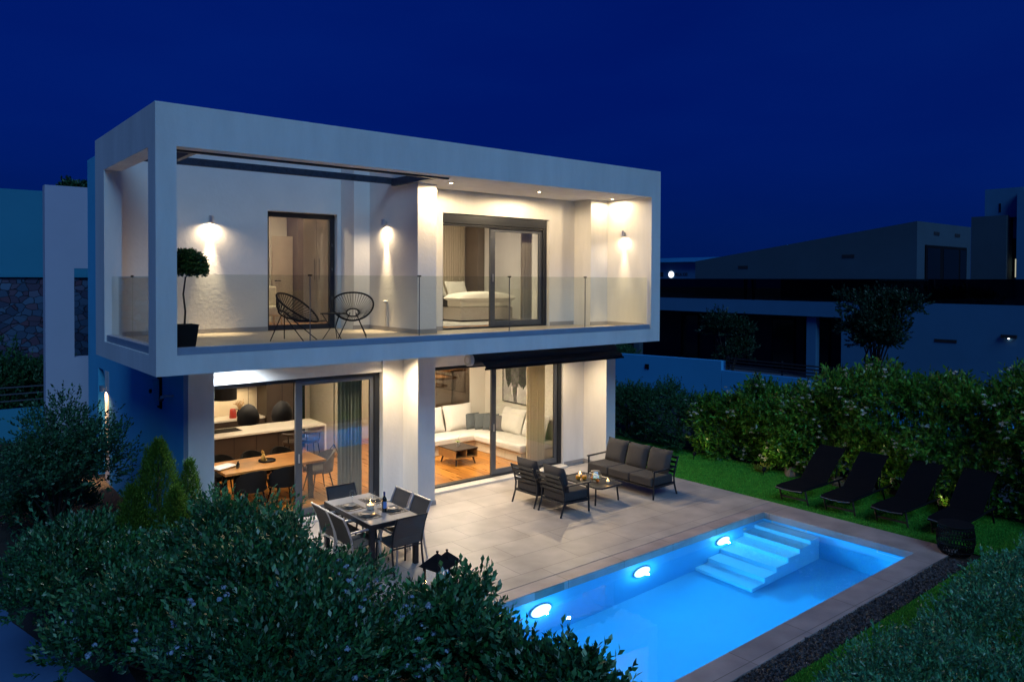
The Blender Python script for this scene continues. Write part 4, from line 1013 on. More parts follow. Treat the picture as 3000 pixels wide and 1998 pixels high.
for k in range(26): q.tube([(0, 0, 0.16), (rnd.uniform(-.05, .05), rnd.uniform(-.05, .05), 0.28), (rnd.uniform(-.13, .13), rnd.uniform(-.13, .13), rnd.uniform(0.3, 0.42))], 0.006, 4)
q.build('stems', WOODL, t)
for x, lb in ((4.55, 'brown bar stool under the free end of the island, behind the sliding leaf'), (4.12, 'brown bar stool at the island, left of its neighbour')):
    t = thing('bar_stool', lb, 'bar stool', (x, 5.20, Z0), 0, 'bar stools at the island')
    MB().lathe([(0.0, 0.62), (0.2, 0.62), (0.21, 0.65), (0.20, 0.69), (0.0, 0.70)], n=24).build('seat', BROWN, t, smooth=50)
    arc = [(0.22*math.cos(a), 0.20*math.sin(a), 0.86) for a in [math.pi+math.pi*k/14 for k in range(15)]]
    MB().tube(arc, 0.035, 8).build('backrest', BROWN, t, smooth=60)
    MB().tube([(-0.15, -0.14, 0.68), (-0.155, -0.145, 0.85)], 0.012, 6).tube([(0.15, -0.14, 0.68), (0.155, -0.145, 0.85)], 0.012, 6).build('back_post', BLACK, t)
    for sx in (-1, 1):
        for sy in (-1, 1): MB().tube([(sx*0.12, sy*0.12, 0.62), (sx*0.19, sy*0.19, 0)], 0.012, 6).build('leg', BLACK, t)
    MB().tube([(0.165, 0.165, 0.24), (-0.165, 0.165, 0.24), (-0.165, -0.165, 0.24), (0.165, -0.165, 0.24)], 0.009, 6, closed=True).build('footrest', BLACK, t)
t = thing('hall_cupboard', 'dark cupboard doors beyond the island in the hall', 'cupboard', (5.05, 7.40, Z0))
box(0, 0.34, 0, 0.5, 0, 2.68).build('door', UPH, t); 
t = thing('light_stand', 'thin black tripod stand in the hall behind the glass leaf', 'tripod', (5.0, 4.95, Z0))
MB().tube([(0, 0, 0.25), (0, 0, 2.1)], 0.012, 8).build('pole', BLACK, t)
for k in range(3):
    a = R(40+120*k); MB().tube([(0, 0, 0.55), (0.45*math.cos(a), 0.45*math.sin(a), 0.0)], 0.009, 6).tube([(0, 0, 0.25), (0.2*math.cos(a), 0.2*math.sin(a), 0.30)], 0.006, 6).build('leg', BLACK, t)
def curtain(lb, x0, x1, y, z0, z1, m_, waves):
    b = MB(); N = waves*8
    fr_ = [(x0+(x1-x0)*k/N, y+0.035*math.sin(k*2*math.pi/8)+0.008*math.sin(k*1.3)) for k in range(N+1)]
    for s in (0, 0.006):
        for (x, yy) in fr_: b.v += [(x, yy+s, z0), (x, yy+s, z1)]
    m2 = 2*(N+1)
    for k in range(N): i = 2*k; b.f += [(i, i+2, i+3, i+1), (m2+i, m2+i+1, m2+i+3, m2+i+2), (i+1, i+3, m2+i+3, m2+i+1), (i, m2+i, m2+i+2, i+2)]
    o = b.build('curtain', m_, None, smooth=70); return tag(o, lb, 'curtain')
GREENC = mat('green_sheer', (0.28, 0.33, 0.31), 0.9, trans=0.4)
CREAMC = mat('cream_sheer', (0.78, 0.70, 0.54), 0.9, trans=0.5)
curtain('grey green sheer curtain behind the right glass leaf of the dining door', 3.82, 4.32, 2.36, 0.06, 2.72, GREENC, 7)
curtain('cream sheer curtain at the right end of the living-room door', 8.62, 9.16, 2.47, 0.06, 2.72, CREAMC, 7)
# ---- living room
t = thing('corner_sofa', 'white L-shaped corner sofa with low base in the living room', 'sofa', (8.55, 4.42, Z0))
MB().prism([(-2.0, 0.06), (0.06, 0.06), (0.06, -1.75), (1.06, -1.75), (1.06, 1.0), (-2.0, 1.0)], 0.0, 0.22).build('base', CREAMF, t, bevel=0.02)
MB().prism([(-2.0, 0.0), (0.0, 0.0), (0.0, -1.8), (1.04, -1.8), (1.04, 0.98), (-2.0, 0.98)], 0.23, 0.42).build('mattress', WHITEF, t, bevel=0.05, seg=3, smooth=40)
def cush(lb, p, M, sx, sy, th, m_, cat='cushion', nm='back_cushion', g='white back cushions', seed=0):
    tag(MB().pillow(sx, sy, th, M, seed=seed, n=12).build(nm, m_, None, p, smooth=180), lb, cat, g)
PZ = Z0+0.42
back = lambda r: RZ(R(r)) @ RX(R(72))
cush('large white back cushion at the left end of the living-room sofa', (7.72, 5.20, PZ+0.30), back(0), 0.86, 0.66, 0.24, WHITEF, seed=1)
cush('large white back cushion by the corner, under the dark glazing', (8.62, 5.20, PZ+0.31), back(2), 0.95, 0.68, 0.24, WHITEF, seed=2)
cush('large white back cushion on the right wing, under the picture, nearer the corner', (9.42, 4.0, PZ+0.30), back(-90), 0.88, 0.66, 0.24, WHITEF, seed=3)
cush('large white back cushion at the door end of the right wing', (9.42, 3.1, PZ+0.29), back(-92), 0.88, 0.64, 0.24, WHITEF, seed=4)
for k, (x, y, r_, lb) in enumerate(((8.93, 5.02, -12, 'slate grey scatter cushion standing deepest in the sofa corner'), (9.10, 4.83, -26, 'slate grey scatter cushion second from the sofa corner'),
                                    (9.22, 4.62, -40, 'slate grey scatter cushion third from the sofa corner'), (9.26, 4.40, -58, 'taupe grey scatter cushion nearest the door frame'))):
    cush(lb, (x, y, PZ+0.2), RZ(R(r_)) @ RX(R(68)), 0.42, 0.42, 0.12, (mat('slate_cushion_%d' % k, (0.10, 0.115, 0.125) if k < 3 else (0.15, 0.14, 0.14), 0.95, var=0.1, vs=30)), nm='scatter_cushion', g='grey scatter cushions', seed=10+k)
t = thing('living_room_table', 'small oak box coffee table with dark top and splayed legs', 'table', (7.53, 3.68, Z0))
bx = MB(); bx.box(-0.31, 0.31, -0.35, 0.35, 0.16, 0.18); bx.box(-0.31, -0.292, -0.35, 0.35, 0.181, 0.352); bx.box(0.292, 0.31, -0.35, 0.35, 0.181, 0.352); bx.box(-0.29, 0.29, -0.008, 0.008, 0.181, 0.352); bx.box(-0.008, 0.008, -0.349, -0.009, 0.181, 0.352)
bx.build('carcass', WOODL, t, bevel=0.003)
box(-0.32, 0.32, -0.36, 0.36, 0.353, 0.373).build('tabletop', BROWN, t, bevel=0.003)
for sx in (-1, 1):
    for sy in (-1, 1): MB().tube([(sx*0.23, sy*0.27, 0.16), (sx*0.27, sy*0.31, 0)], [0.026, 0.016], 8).build('leg', BROWN, t, smooth=60)
t = thing('orchid_pot', 'small orchid in a white cup on the oak coffee table', 'plant', (7.55, 3.72, Z0+0.374))
MB().lathe([(0.035, 0), (0.045, 0.07), (0.04, 0.07), (0.0, 0.065)], n=18).build('cup', STONEW, t, smooth=50)
LEAFD = mat('houseplant_leaf', (0.16, 0.22, 0.04), 0.5)
q = MB()
for k in range(7):
    a = k*0.9; d_ = Vector((math.cos(a), math.sin(a), 0)); s_ = Vector((-d_.y, d_.x, 0))*0.018
    q.quad(Vector((0, 0, 0.07)), d_*0.05+Vector((0, 0, 0.12))+s_, d_*0.10+Vector((0, 0, 0.10)), d_*0.05+Vector((0, 0, 0.12))-s_)
q.tube([(0, 0, 0.07), (0.02, 0.0, 0.2), (0.08, 0.0, 0.25)], 0.003, 5)
q.build('leaves', LEAFD, t)
# picture of two elephants
t = thing('framed_picture', 'large framed monochrome picture of two elephants on the living-room wall', 'picture', (9.65, 3.92, 1.70))
box(-0.025, -0.002, -0.70, 0.70, -0.51, 0.51).build('canvas', mat('grey_canvas', (0.55, 0.53, 0.50), 0.8, var=0.45, vs=2.2), t)
fm = MB(); fm.box(-0.04, -0.001, -0.72, -0.701, -0.53, 0.53); fm.box(-0.04, -0.001, 0.701, 0.72, -0.53, 0.53); fm.box(-0.04, -0.001, -0.70, 0.70, -0.53, -0.511); fm.box(-0.04, -0.001, -0.70, 0.70, 0.511, 0.53)
fm.build('frame', BLACK, t)
EL1 = mat('elephant_print', (0.16, 0.155, 0.15), 0.8, var=0.75, vs=7); EL2 = mat('elephant_shadow_print', (0.05, 0.05, 0.05), 0.8, var=0.6, vs=9); TUSK = mat('tusk_print', (0.75, 0.73, 0.70), 0.8)
def flat(poly, xo, nm, m_):
    MB().prism([(-a_, b_) for a_, b_ in poly], xo-0.0006, xo, 'yz').build(nm, m_, t)
for cx_, s_ in ((-0.22, 1.0), (0.36, 0.92)):
    ear = [(-0.42, 0.45), (-0.1, 0.5), (0.12, 0.5), (0.38, 0.42), (0.36, 0.1), (0.26, -0.12), (0.16, -0.02), (-0.16, -0.02), (-0.28, -0.16), (-0.38, 0.08)]
    head = [(-0.17, 0.5), (0.17, 0.5), (0.17, 0.15), (0.11, -0.12), (0.07, -0.38), (0.08, -0.50), (-0.05, -0.50), (-0.06, -0.38), (-0.12, -0.12), (-0.17, 0.15)]
    cl = lambda p_: [(max(-0.69, min(0.69, cx_+a_*s_)), b_) for a_, b_ in p_]
    flat(cl(ear), -0.026 if cx_ < 0 else -0.0275, 'printed_ears', EL2)
    flat(cl(head), -0.029 if cx_ < 0 else -0.0305, 'printed_head', EL1)
    for sg in (-1, 1): flat(cl([(sg*0.10, -0.10), (sg*0.15, -0.12), (sg*0.13, -0.30), (sg*0.09, -0.36)]), -0.032, 'printed_tusk', TUSK)

# ================================================================== INDOORS, UPSTAIRS
t = thing('wardrobe', 'taupe fitted wardrobe with two lit doors in the left upstairs room', 'wardrobe', (4.62, 6.05, ZF+0.002))
for k in range(2):
    d_ = box(k*0.46+0.002, k*0.46+0.458, 0, 0.65, 0.05, 2.83).build('door', TAUPE, t, bevel=0.003)
    MB().tube([(k*0.46+(0.40 if k == 0 else 0.06), -0.03, 1.0), (k*0.46+(0.40 if k == 0 else 0.06), -0.03, 1.5)], 0.008, 6).build('handle', BLACK, d_)
for x, lb in ((4.80, 'downlight washing the left wardrobe door'), (5.26, 'downlight washing the right wardrobe door')):
    downlight(lb, x, 5.86, 6.128, 14, WARM, 70, GLOW, 'downlights over the wardrobe')
t = thing('room_door', 'pale wooden room door with dark lever in the left upstairs room', 'door', (4.10, 6.30, ZF+0.002))
box(0, 0.50, 0, 0.04, 0, 2.02).build('leaf', PALEW, t, bevel=0.003)
MB().tube([(0.07, -0.001, 0.98), (0.07, -0.05, 0.98), (0.19, -0.05, 0.98)], 0.011, 8).build('handle', BLACK, t, smooth=60)
t = thing('wall_mirror', 'narrow dark framed mirror beside the pale room door', 'mirror', (3.92, 6.50, ZF+0.3))
box(0, 0.14, 0, 0.03, 0, 1.6).build('frame', BROWN, t); box(0.015, 0.125, -0.003, -0.001, 0.02, 1.58).build('mirror_glass', SILVER, t)
t = thing('boudoir_chair', 'pale upholstered chair left of the pale room door upstairs', 'chair', (3.60, 5.25, ZF+0.002))
box(-0.26, 0.26, -0.25, 0.25, 0.22, 0.44).build('seat', CREAMF, t, bevel=0.04, seg=3, smooth=40); box(-0.26, 0.26, 0.17, 0.27, 0.442, 0.86).build('backrest', CREAMF, t, bevel=0.04, seg=3, smooth=40)
for sx in (-1, 1):
    for sy in (-1, 1): MB().tube([(sx*0.2, sy*0.2, 0.22), (sx*0.22, sy*0.22, 0)], 0.015, 6).build('leg', WOODL, t)
BEDF = mat('bed_fabric', (0.55, 0.51, 0.49), 0.95, var=0.15, vs=20, bump=0.2, bs=150)
tag(box(6.6, 10.0, 2.75, 6.3, ZF+0.001, ZF+0.012).build('rug', mat('pale_rug', (0.45, 0.43, 0.42), 0.95, var=0.12, vs=6, bump=0.3, bs=200)), 'large pale grey rug under the bed', 'rug')
t = thing('bed', 'double bed with taupe base and white duvet behind the bedroom glass door', 'bed', (8.60, 5.05, ZF+0.013))
box(-0.80, 0.80, -1.08, 1.1, 0.03, 0.34).build('base', BEDF, t, bevel=0.02)
box(-0.79, 0.79, -1.07, 1.09, 0.341, 0.54).build('mattress', WHITEF, t, bevel=0.05, seg=3, smooth=40)
MB().pillow(1.80, 0.74, 0.30, T(0, -0.78, 0.56), n=16, seed=6).build('duvet', WHITEF, t, smooth=180)
box(-0.815, 0.815, -0.52, 0.55, 0.33, 0.585).build('throw', DARKF, t, bevel=0.06, seg=3, smooth=40)
for k, (x, y, lb, th) in enumerate(((8.25, 5.80, 'white pillow leaning at the head of the bed, in front', 62), (8.95, 5.80, 'white pillow leaning at the head of the bed, right side', 62), (8.15, 5.98, 'white pillow behind the others at the left of the bed head', 70))):
    cush(lb, (x, y, ZF+0.78), RX(R(th)), 0.66, 0.46, 0.18, WHITEF, 'pillow', 'bed_pillow', 'bed pillows', 20+k)
hb = MB(); x = 7.2
RIBM = mat('ribbed_panel', (0.55, 0.47, 0.36), 0.7)
while x < 9.72: hb.box(x, x+0.045, 6.53, 6.60, ZF+0.003, 6.125); x += 0.06
hb.box(7.2, 9.76, 6.575, 6.615, ZF+0.003, 6.12)
tag(hb.build('headboard_panel', RIBM), 'tall cream ribbed panel behind the bed head', 'headboard')
tag(box(9.80, 10.03, 6.0, 6.6, ZF+0.003, 6.1).build('closet', TAUPE, None, bevel=0.004), 'taupe closet front right of the ribbed bed panel', 'closet')
curtain('pale sheer curtain inside the right end of the bedroom glass door', 8.22, 8.52, 2.22, ZF+0.01, 5.9, mat('pale_sheer', (0.5, 0.46, 0.40), 0.9, trans=0.4), 4)

# ================================================================== NEIGHBOURS ON THE RIGHT
NDARK = mat('dusk_darkened_render', (0.05, 0.095, 0.13), 0.9, var=0.15, vs=0.5)  # darkness of the unlit side put into the neighbour's wall colour
NBLUE = mat('dusk_tinted_grey_render', (0.055, 0.20, 0.36), 0.9, var=0.12, vs=0.5)  # dull blue of the evening sky put into the render colour
NWHITE = mat('dusk_tinted_pale_render', (0.05, 0.40, 0.75), 0.9, var=0.1, vs=0.4)  # pale render, its blue is sky light put into the colour
NBLACK = mat('dark_cladding', (0.022, 0.022, 0.028), 0.8, var=0.3, vs=1.5)
NGLASS = mat('night_glass', (0.006, 0.007, 0.010), 0.12)
tag(box(19.2, 120, -60, 90, -0.61, 0.04).build('verge', mat('dark_paving', (0.07, 0.09, 0.13), 0.9, var=0.2, vs=1)), kind='structure')
t = thing('boundary_wall', 'stepped pale dusk-blue garden wall with square step lights across the street', 'wall', (20, 5.3, 0.04))
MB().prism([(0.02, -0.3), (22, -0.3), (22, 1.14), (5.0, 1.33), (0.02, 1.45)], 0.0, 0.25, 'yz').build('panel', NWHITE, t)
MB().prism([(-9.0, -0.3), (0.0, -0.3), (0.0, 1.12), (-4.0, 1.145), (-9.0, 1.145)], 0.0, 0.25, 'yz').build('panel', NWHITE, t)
for y, z in ((3.42, 0.95), (-3.14, 0.70)): box(-0.03, -0.001, y-0.09, y+0.09, z-0.09, z+0.09).build('step_light', BLACK, t)
fe = thing('slat_fence', 'dark horizontal rail fence on top of the lower garden wall', 'fence', (20.12, 0, 1.19))
for k in range(4): box(-0.015, 0.015, -3.6, 5.2, 0.06+0.11*k, 0.10+0.11*k).build('rail', NBLACK, fe)
for y in (-3.4, -1.3, 0.9, 3.0, 5.1): box(0.016, 0.05, y, y+0.05, 0.0, 0.48).build('post', NBLACK, fe)
v = thing('neighbour_villa', 'dark neighbouring villa with long terrace slab and sloping upper wall', 'house', (28.5, 5, 0.04))
ox, oy, oz = 28.5, 5.0, 0.04
def nb(name, m_, *bxs, pr=None):
    q = MB()
    for b in bxs: q.box(b[0]-ox, b[1]-ox, b[2]-oy, b[3]-oy, b[4]-oz, b[5]-oz)
    return q.build(name, m_, v)
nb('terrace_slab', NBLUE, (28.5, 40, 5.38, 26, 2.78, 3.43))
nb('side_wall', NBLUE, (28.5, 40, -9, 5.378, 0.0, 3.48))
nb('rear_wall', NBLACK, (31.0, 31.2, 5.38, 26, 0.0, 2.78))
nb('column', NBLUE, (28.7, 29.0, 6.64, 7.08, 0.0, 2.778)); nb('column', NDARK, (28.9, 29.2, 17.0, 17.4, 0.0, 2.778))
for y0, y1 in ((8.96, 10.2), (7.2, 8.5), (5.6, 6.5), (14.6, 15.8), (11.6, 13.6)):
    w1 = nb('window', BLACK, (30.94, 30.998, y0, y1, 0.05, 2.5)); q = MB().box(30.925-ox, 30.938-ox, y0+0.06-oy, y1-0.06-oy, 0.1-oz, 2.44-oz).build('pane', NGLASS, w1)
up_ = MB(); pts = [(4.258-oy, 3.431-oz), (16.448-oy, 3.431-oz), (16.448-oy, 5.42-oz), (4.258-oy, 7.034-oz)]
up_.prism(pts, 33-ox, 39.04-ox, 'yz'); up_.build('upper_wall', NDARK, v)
d_ = MB().box(33.80-ox, 38.41-ox, 4.20-oy, 4.256-oy, 3.44-oz, 5.99-oz).build('terrace_door', BLACK, v)
for x0, x1 in ((33.95, 35.3), (35.7, 37.4), (37.6, 38.3)): box(x0-ox, x1-ox, 4.185-oy, 4.198-oy, 3.5-oz, 5.85-oz).build('pane', NGLASS, d_)
for y, z in ((13.28, 5.05), (7.43, 5.52)): nb('vent', NBLACK, (32.985, 32.999, y-0.3, y+0.3, z-0.08, z+0.08))
for x in (35.03, 37.39): nb('vent', NBLACK, (x-0.3, x+0.3, 4.24, 4.257, 6.47, 6.63))
nb('vent', NBLACK, (28.485, 28.499, 0.85, 1.65, 2.0, 2.12))
rl = MB().box(28.56-ox, 28.58-ox, 5.38-oy, 26-oy, 3.432-oz, 4.42-oz).box(28.56-ox, 28.58-ox, -9-oy, 5.37-oy, 3.482-oz, 4.42-oz).build('balustrade', DARKG, v)
t = thing('outdoor_lamp', 'tiny lit lamp on the neighbouring wall at the right edge', 'wall lamp', (28.49, -0.9, 2.3))
box(-0.09, -0.01, -0.25, 0.25, 0.0, 0.12).build('housing', NBLACK, t); MB().lathe([(0.0, -0.04), (0.035, -0.02), (0.035, 0.0), (0.0, 0.0)], (-0.06, 0, -0.002), n=12).build('bulb', emit('small_bulb', (1.0, 0.95, 0.9), 4), t)
# house with the lit slit window at the far right
v2 = thing('white_villa', 'pale stacked villa with one lit curtained window at the right edge', 'house', (45, 4, 0.04))
ox, oy = 45, 4
def nb2(name, m_, *bxs):
    q = MB()
    for b in bxs: q.box(b[0]-ox, b[1]-ox, b[2]-oy, b[3]-oy, b[4]-oz, b[5]-oz)
    return q.build(name, m_, v2)
nb2('upper_block', NBLUE, (45.4, 53, 3.96, 5.88, 7.9, 9.53)); nb2('front_block', NDARK, (45, 53, 4.64, 6.42, 0.04, 8.0)); nb2('right_block', NBLUE, (44.9, 53, -4, 4.12, 0.04, 9.3))
nb2('middle_block', NBLUE, (46.0, 53, 4.122, 4.638, 0.04, 7.95))
box(45.38-ox, 45.398-ox, 5.06-oy, 5.16-oy, 8.2-oz, 8.7-oz).build('slit_window', NGLASS, v2)
w1 = nb2('window', NBLACK, (45.95, 45.998, 4.125, 4.636, 4.5, 6.75))
box(45.93-ox, 45.948-ox, 4.135-oy, 4.50-oy, 4.58-oz, 5.6-oz).build('lit_curtain', emit('lit_curtain', (0.80, 0.78, 0.52), 0.55), w1)
# sign wall
v3 = thing('sign_house', 'low grey building with flat pale roof carrying a sign, beside the white box frame', 'building', (42, 25, 0.04))
box(0, 6, -1.65, 8, -0.05, 5.62).build('wall', NBLUE, v3); box(-0.4, 6.5, -4.5, 8.4, 5.625, 5.92).build('roof', NWHITE, v3)
box(-0.03, -0.001, 1.26, 1.6, 4.55, 4.9).build('wall_panel', NBLACK, v3)
sg = thing('lit_sign', 'round lit white sign disc with dark lettering beside it', 'sign', (41.99, 25.5, 4.76))
MB().lathe([(0.0, -0.06), (0.225, -0.06), (0.235, -0.05), (0.235, -0.001)], n=32, axis='x').build('disc', emit('sign_disc', (1, 1, 1), 1.8), sg)
MB().lathe([(0.03, -0.064), (0.03, -0.0605)], (0, 0, 0.05), n=12, axis='x').build('emblem', GREYAL, sg)
fc = bpy.data.curves.new('lettering', 'FONT'); fc.body = 'VILLA XXI'; fc.size = 0.34; fc.extrude = 0.01; fc.align_y = 'CENTER'
f0 = bpy.data.objects.new('lettering_curve', fc); C.objects.link(f0); bpy.context.view_layer.update()
fm_ = bpy.data.meshes.new_from_object(f0.evaluated_get(bpy.context.evaluated_depsgraph_get())); bpy.data.objects.remove(f0)
fo = bpy.data.objects.new('lettering', fm_); C.objects.link(fo); fo.parent = sg; fm_.materials.clear(); fm_.materials.append(NBLACK); fo.location = (-0.012, -0.30, 0.0); fo.rotation_euler = (R(90), 0, R(-90)); fo.scale = (0.78, 1, 1)

# ================================================================== NEIGHBOURS ON THE LEFT
LTEAL = mat('dusk_tinted_white_render', (0.03, 0.25, 0.38), 0.9, var=0.1, vs=0.4)  # white render with the teal cast of dusk put into its colour
def stone_mat():
    M = bpy.data.materials.new('rubble_stone'); M.use_nodes = True; n = M.node_tree; b = n.nodes['Principled BSDF']; L = n.links
    tc = n.nodes.new('ShaderNodeTexCoord'); v1 = n.nodes.new('ShaderNodeTexVoronoi'); v1.inputs['Scale'].default_value = 4.6
    v2_ = n.nodes.new('ShaderNodeTexVoronoi'); v2_.feature = 'DISTANCE_TO_EDGE'; v2_.inputs['Scale'].default_value = 4.6
    mp = n.nodes.new('ShaderNodeMapping'); mp.inputs['Scale'].default_value = (1, 1, 1.35); no = n.nodes.new('ShaderNodeTexNoise'); no.inputs['Scale'].default_value = 3
    L.new(tc.outputs['Object'], mp.inputs[0]); ad = n.nodes.new('ShaderNodeMix'); ad.data_type = 'RGBA'; ad.inputs[0].default_value = 0.12
    L.new(mp.outputs[0], ad.inputs[6]); L.new(mp.outputs[0], no.inputs[0]); L.new(no.outputs['Color'], ad.inputs[7]); L.new(ad.outputs[2], v1.inputs[0]); L.new(ad.outputs[2], v2_.inputs[0])
    rp = n.nodes.new('ShaderNodeValToRGB'); e = rp.color_ramp.elements; e[0].color = (0.035, 0.075, 0.14, 1); e[1].color = (0.08, 0.16, 0.26, 1)
    for p_, c_ in ((0.3, (0.06, 0.12, 0.20, 1)), (0.55, (0.025, 0.05, 0.10, 1)), (0.8, (0.09, 0.05, 0.08, 1))): x_ = e.new(p_); x_.color = c_
    sx_ = n.nodes.new('ShaderNodeSeparateColor'); L.new(v1.outputs['Color'], sx_.inputs[0]); L.new(sx_.outputs[0], rp.inputs[0])
    r2 = n.nodes.new('ShaderNodeValToRGB'); r2.color_ramp.elements[0].position = 0.0; r2.color_ramp.elements[1].position = 0.05; r2.color_ramp.elements[0].color = (0.25, 0.25, 0.25, 1)
    L.new(v2_.outputs['Distance'], r2.inputs[0]); mx = n.nodes.new('ShaderNodeMix'); mx.data_type = 'RGBA'; mx.blend_type = 'MULTIPLY'; mx.inputs[0].default_value = 1
    L.new(rp.outputs[0], mx.inputs[6]); L.new(r2.outputs[0], mx.inputs[7]); L.new(mx.outputs[2], b.inputs['Base Color'])
    bp = n.nodes.new('ShaderNodeBump'); bp.inputs['Strength'].default_value = 0.8; bp.inputs['Distance'].default_value = 0.05; L.new(r2.outputs[0], bp.inputs['Height']); L.new(bp.outputs[0], b.inputs['Normal'])
    b.inputs['Roughness'].default_value = 0.9
    return M
STONEB = stone_mat()
lh = thing('stone_house', 'neighbouring house with white upper wall over rubble stone at the left edge', 'house', (-3, 16, -0.6))
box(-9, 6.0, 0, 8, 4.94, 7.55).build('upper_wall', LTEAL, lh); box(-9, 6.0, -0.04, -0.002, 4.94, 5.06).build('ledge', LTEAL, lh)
box(-9, 6.0, 0.03, 8, -0.1, 4.938).build('stone_wall', STONEB, lh)
LAV = mat('lavender_white_render', (0.46, 0.47, 0.58), 0.9, var=0.06, vs=0.6)
pw = MB(); pw.box(0.33, 0.99, 12.0, 12.35, -0.65, 6.73); pw.box(0.99, 3.2, 12.0, 12.35, 4.58, 6.73); pw.box(0.99, 3.2, 12.0, 12.35, -0.65, 2.23); pw.box(2.4, 3.2, 12.0, 12.35, 2.23, 4.58)
o = pw.build('portal_wall', LAV); tag(o, 'pale lavender free-standing portal wall with a square opening beside the villa', 'wall')
o = box(-6, 0.9, 13.0, 13.2, -0.63, 0.84).build('garden_wall', LTEAL); tag(o, 'low dusk-tinted garden wall under a rail fence at the left edge', 'wall')
fe = thing('rail_fence', 'thin metal rail fence above the low garden wall at the left edge', 'fence', (-3, 13.1, 0.84))
for z in (0.2, 0.38, 0.56): box(-3, 3.85, -0.015, 0.015, z, z+0.035).build('rail', GREYAL, fe)
for x in (-2.5, -1.0, 0.5, 2.2, 3.6): box(x, x+0.04, 0.016, 0.05, 0.0, 0.62).build('post', GREYAL, fe)
bx_ = thing('letter_box', 'dark square letter box low beside the portal wall behind the tree', 'box', (0.45, 8.0, 0.0))
box(-0.35, 0.25, 0, 0.25, -0.02, 0.42).build('case', BLACK, bx_, bevel=0.01); box(-0.25, 0.15, -0.012, -0.001, 0.3, 0.33).build('slot', GREYAL, bx_)

# ================================================================== PLANTS
def mesh_quads(name, V, m_, parent=None, nv=4, label=None):
    k = len(V)//nv
    me = bpy.data.meshes.new(name); me.vertices.add(len(V)); me.vertices.foreach_set('co', np.ascontiguousarray(V, dtype=np.float32).ravel())
    me.loops.add(nv*k); me.loops.foreach_set('vertex_index', np.arange(nv*k, dtype=np.int32)); me.polygons.add(k)
    me.polygons.foreach_set('loop_start', np.arange(0, nv*k, nv, dtype=np.int32)); me.update(calc_edges=True)
    me.materials.append(m_); o = bpy.data.objects.new(name, me); C.objects.link(o)
    if parent: o.parent = parent
    return o
def nrm(a): return a/np.maximum(np.linalg.norm(a, axis=-1, keepdims=True), 1e-9)
def leaf_quads(base, dirs, ln, per, L, W, g, spread=0.9, jit=0.35):
    """per leaves along every shoot, set in a spiral"""
    n = len(base); dirs = nrm(dirs)
    ref = np.where(np.abs(dirs[:, 2:3]) > 0.9, np.array([[1., 0, 0]]), np.array([[0, 0, 1.]]))
    a = nrm(np.cross(dirs, ref)); b = np.cross(dirs, a)
    out = []
    for i in range(per):
        t = (0.12+0.88*i/max(per-1, 1))
        th = i*2.4+g.uniform(0, 6.28, (n, 1))*0.15+np.arange(n)[:, None]*1.7
        rad = a*np.cos(th)+b*np.sin(th)
        sp = spread*(1.0-0.55*t)
        ld = nrm(dirs*np.cos(sp)+rad*np.sin(sp)+g.normal(0, jit, (n, 3))*0.5)
        p = base+dirs*(ln[:, None]*t)
        sc = g.uniform(0.7, 1.25, (n, 1))
        sd = nrm(np.cross(ld, dirs+g.normal(0, 0.2, (n, 3))))*W*sc*0.5
        up_ = np.cross(sd, ld); up_ = nrm(up_)*L*0.10
        tip = p+ld*L*sc; mid = p+ld*L*sc*0.5+up_
        out.append(np.stack([p, mid+sd, tip, mid-sd], 1))
    return np.concatenate(out).reshape(-1, 3)
def lumps(d, g, amp):
    f = np.ones(len(d))
    for _ in range(6):
        k = g.normal(0, 1, 3)*2.6; f = f+amp*np.sin(d @ k*1.6+g.uniform(0, 6.28))/2.2
    return f
def crown(center, rad, n, g, e=2.4, depth=0.5, upb=0.5, amp=0.16, zmin=0.03):
    d = nrm(g.normal(0, 1, (n, 3))); d[:, 2] = np.where(d[:, 2] < -0.35, -d[:, 2], d[:, 2])
    sup = (np.abs(d)**e).sum(1)**(-1/e)
    r = (1-depth*g.uniform(0, 1, n)**1.8)*lumps(d, g, amp)*sup
    p = np.array(center)+d*r[:, None]*np.array(rad)
    p[:, 2] = np.maximum(p[:, 2], zmin)
    dr = d/np.array(rad)*min(rad)+np.array([0, 0, upb])+g.normal(0, 0.30, (n, 3))
    return p, nrm(dr)
def flowers(pts, name, m_, parent, g, r=0.045, pet=22, s=0.011):
    V = []
    for p in pts:
        d = nrm(g.normal(0, 1, (pet, 3))); d[:, 2] = np.abs(d[:, 2])*0.7
        c = p+d*r*g.uniform(0.5, 1, (pet, 1)); a = nrm(np.cross(d, g.normal(0, 1, (pet, 3))))*s; b = nrm(np.cross(d, a))*s
        V.append(np.stack([c-a, c-b, c+a, c+b], 1).reshape(-1, 3))
    return mesh_quads(name, np.concatenate(V), m_, parent)
def stems(base, tips, name, m_, parent, r0=0.022, g=None):
    b = MB()
    for q in tips:
        q = Vector(q); p = Vector(base)+Vector((g.normal(0, .06), g.normal(0, .06), 0)); mid = p.lerp(q, 0.5)+Vector((g.normal(0, .06), g.normal(0, .06), 0.08))
        b.tube([p, p.lerp(mid, 0.5)+Vector((0, 0, 0.03)), mid, q], [r0, r0*0.8, r0*0.6, r0*0.25], 6)
    return b.build(name, m_, parent, smooth=60)
BARK = mat('bark', (0.07, 0.05, 0.035), 0.9, var=0.4, vs=12, bump=0.5, bs=40)
LEAF1 = mat('shrub_leaf', (0.026, 0.125, 0.048), 0.34, isl=0.75, trans=0.22, spec=0.6)
LEAF2 = mat('hedge_leaf', (0.075, 0.235, 0.028), 0.32, isl=0.75, trans=0.25, spec=0.5)
LEAF3 = mat('dark_hedge_leaf', (0.030, 0.12, 0.045), 0.5, isl=0.5, trans=0.2, spec=0.4)
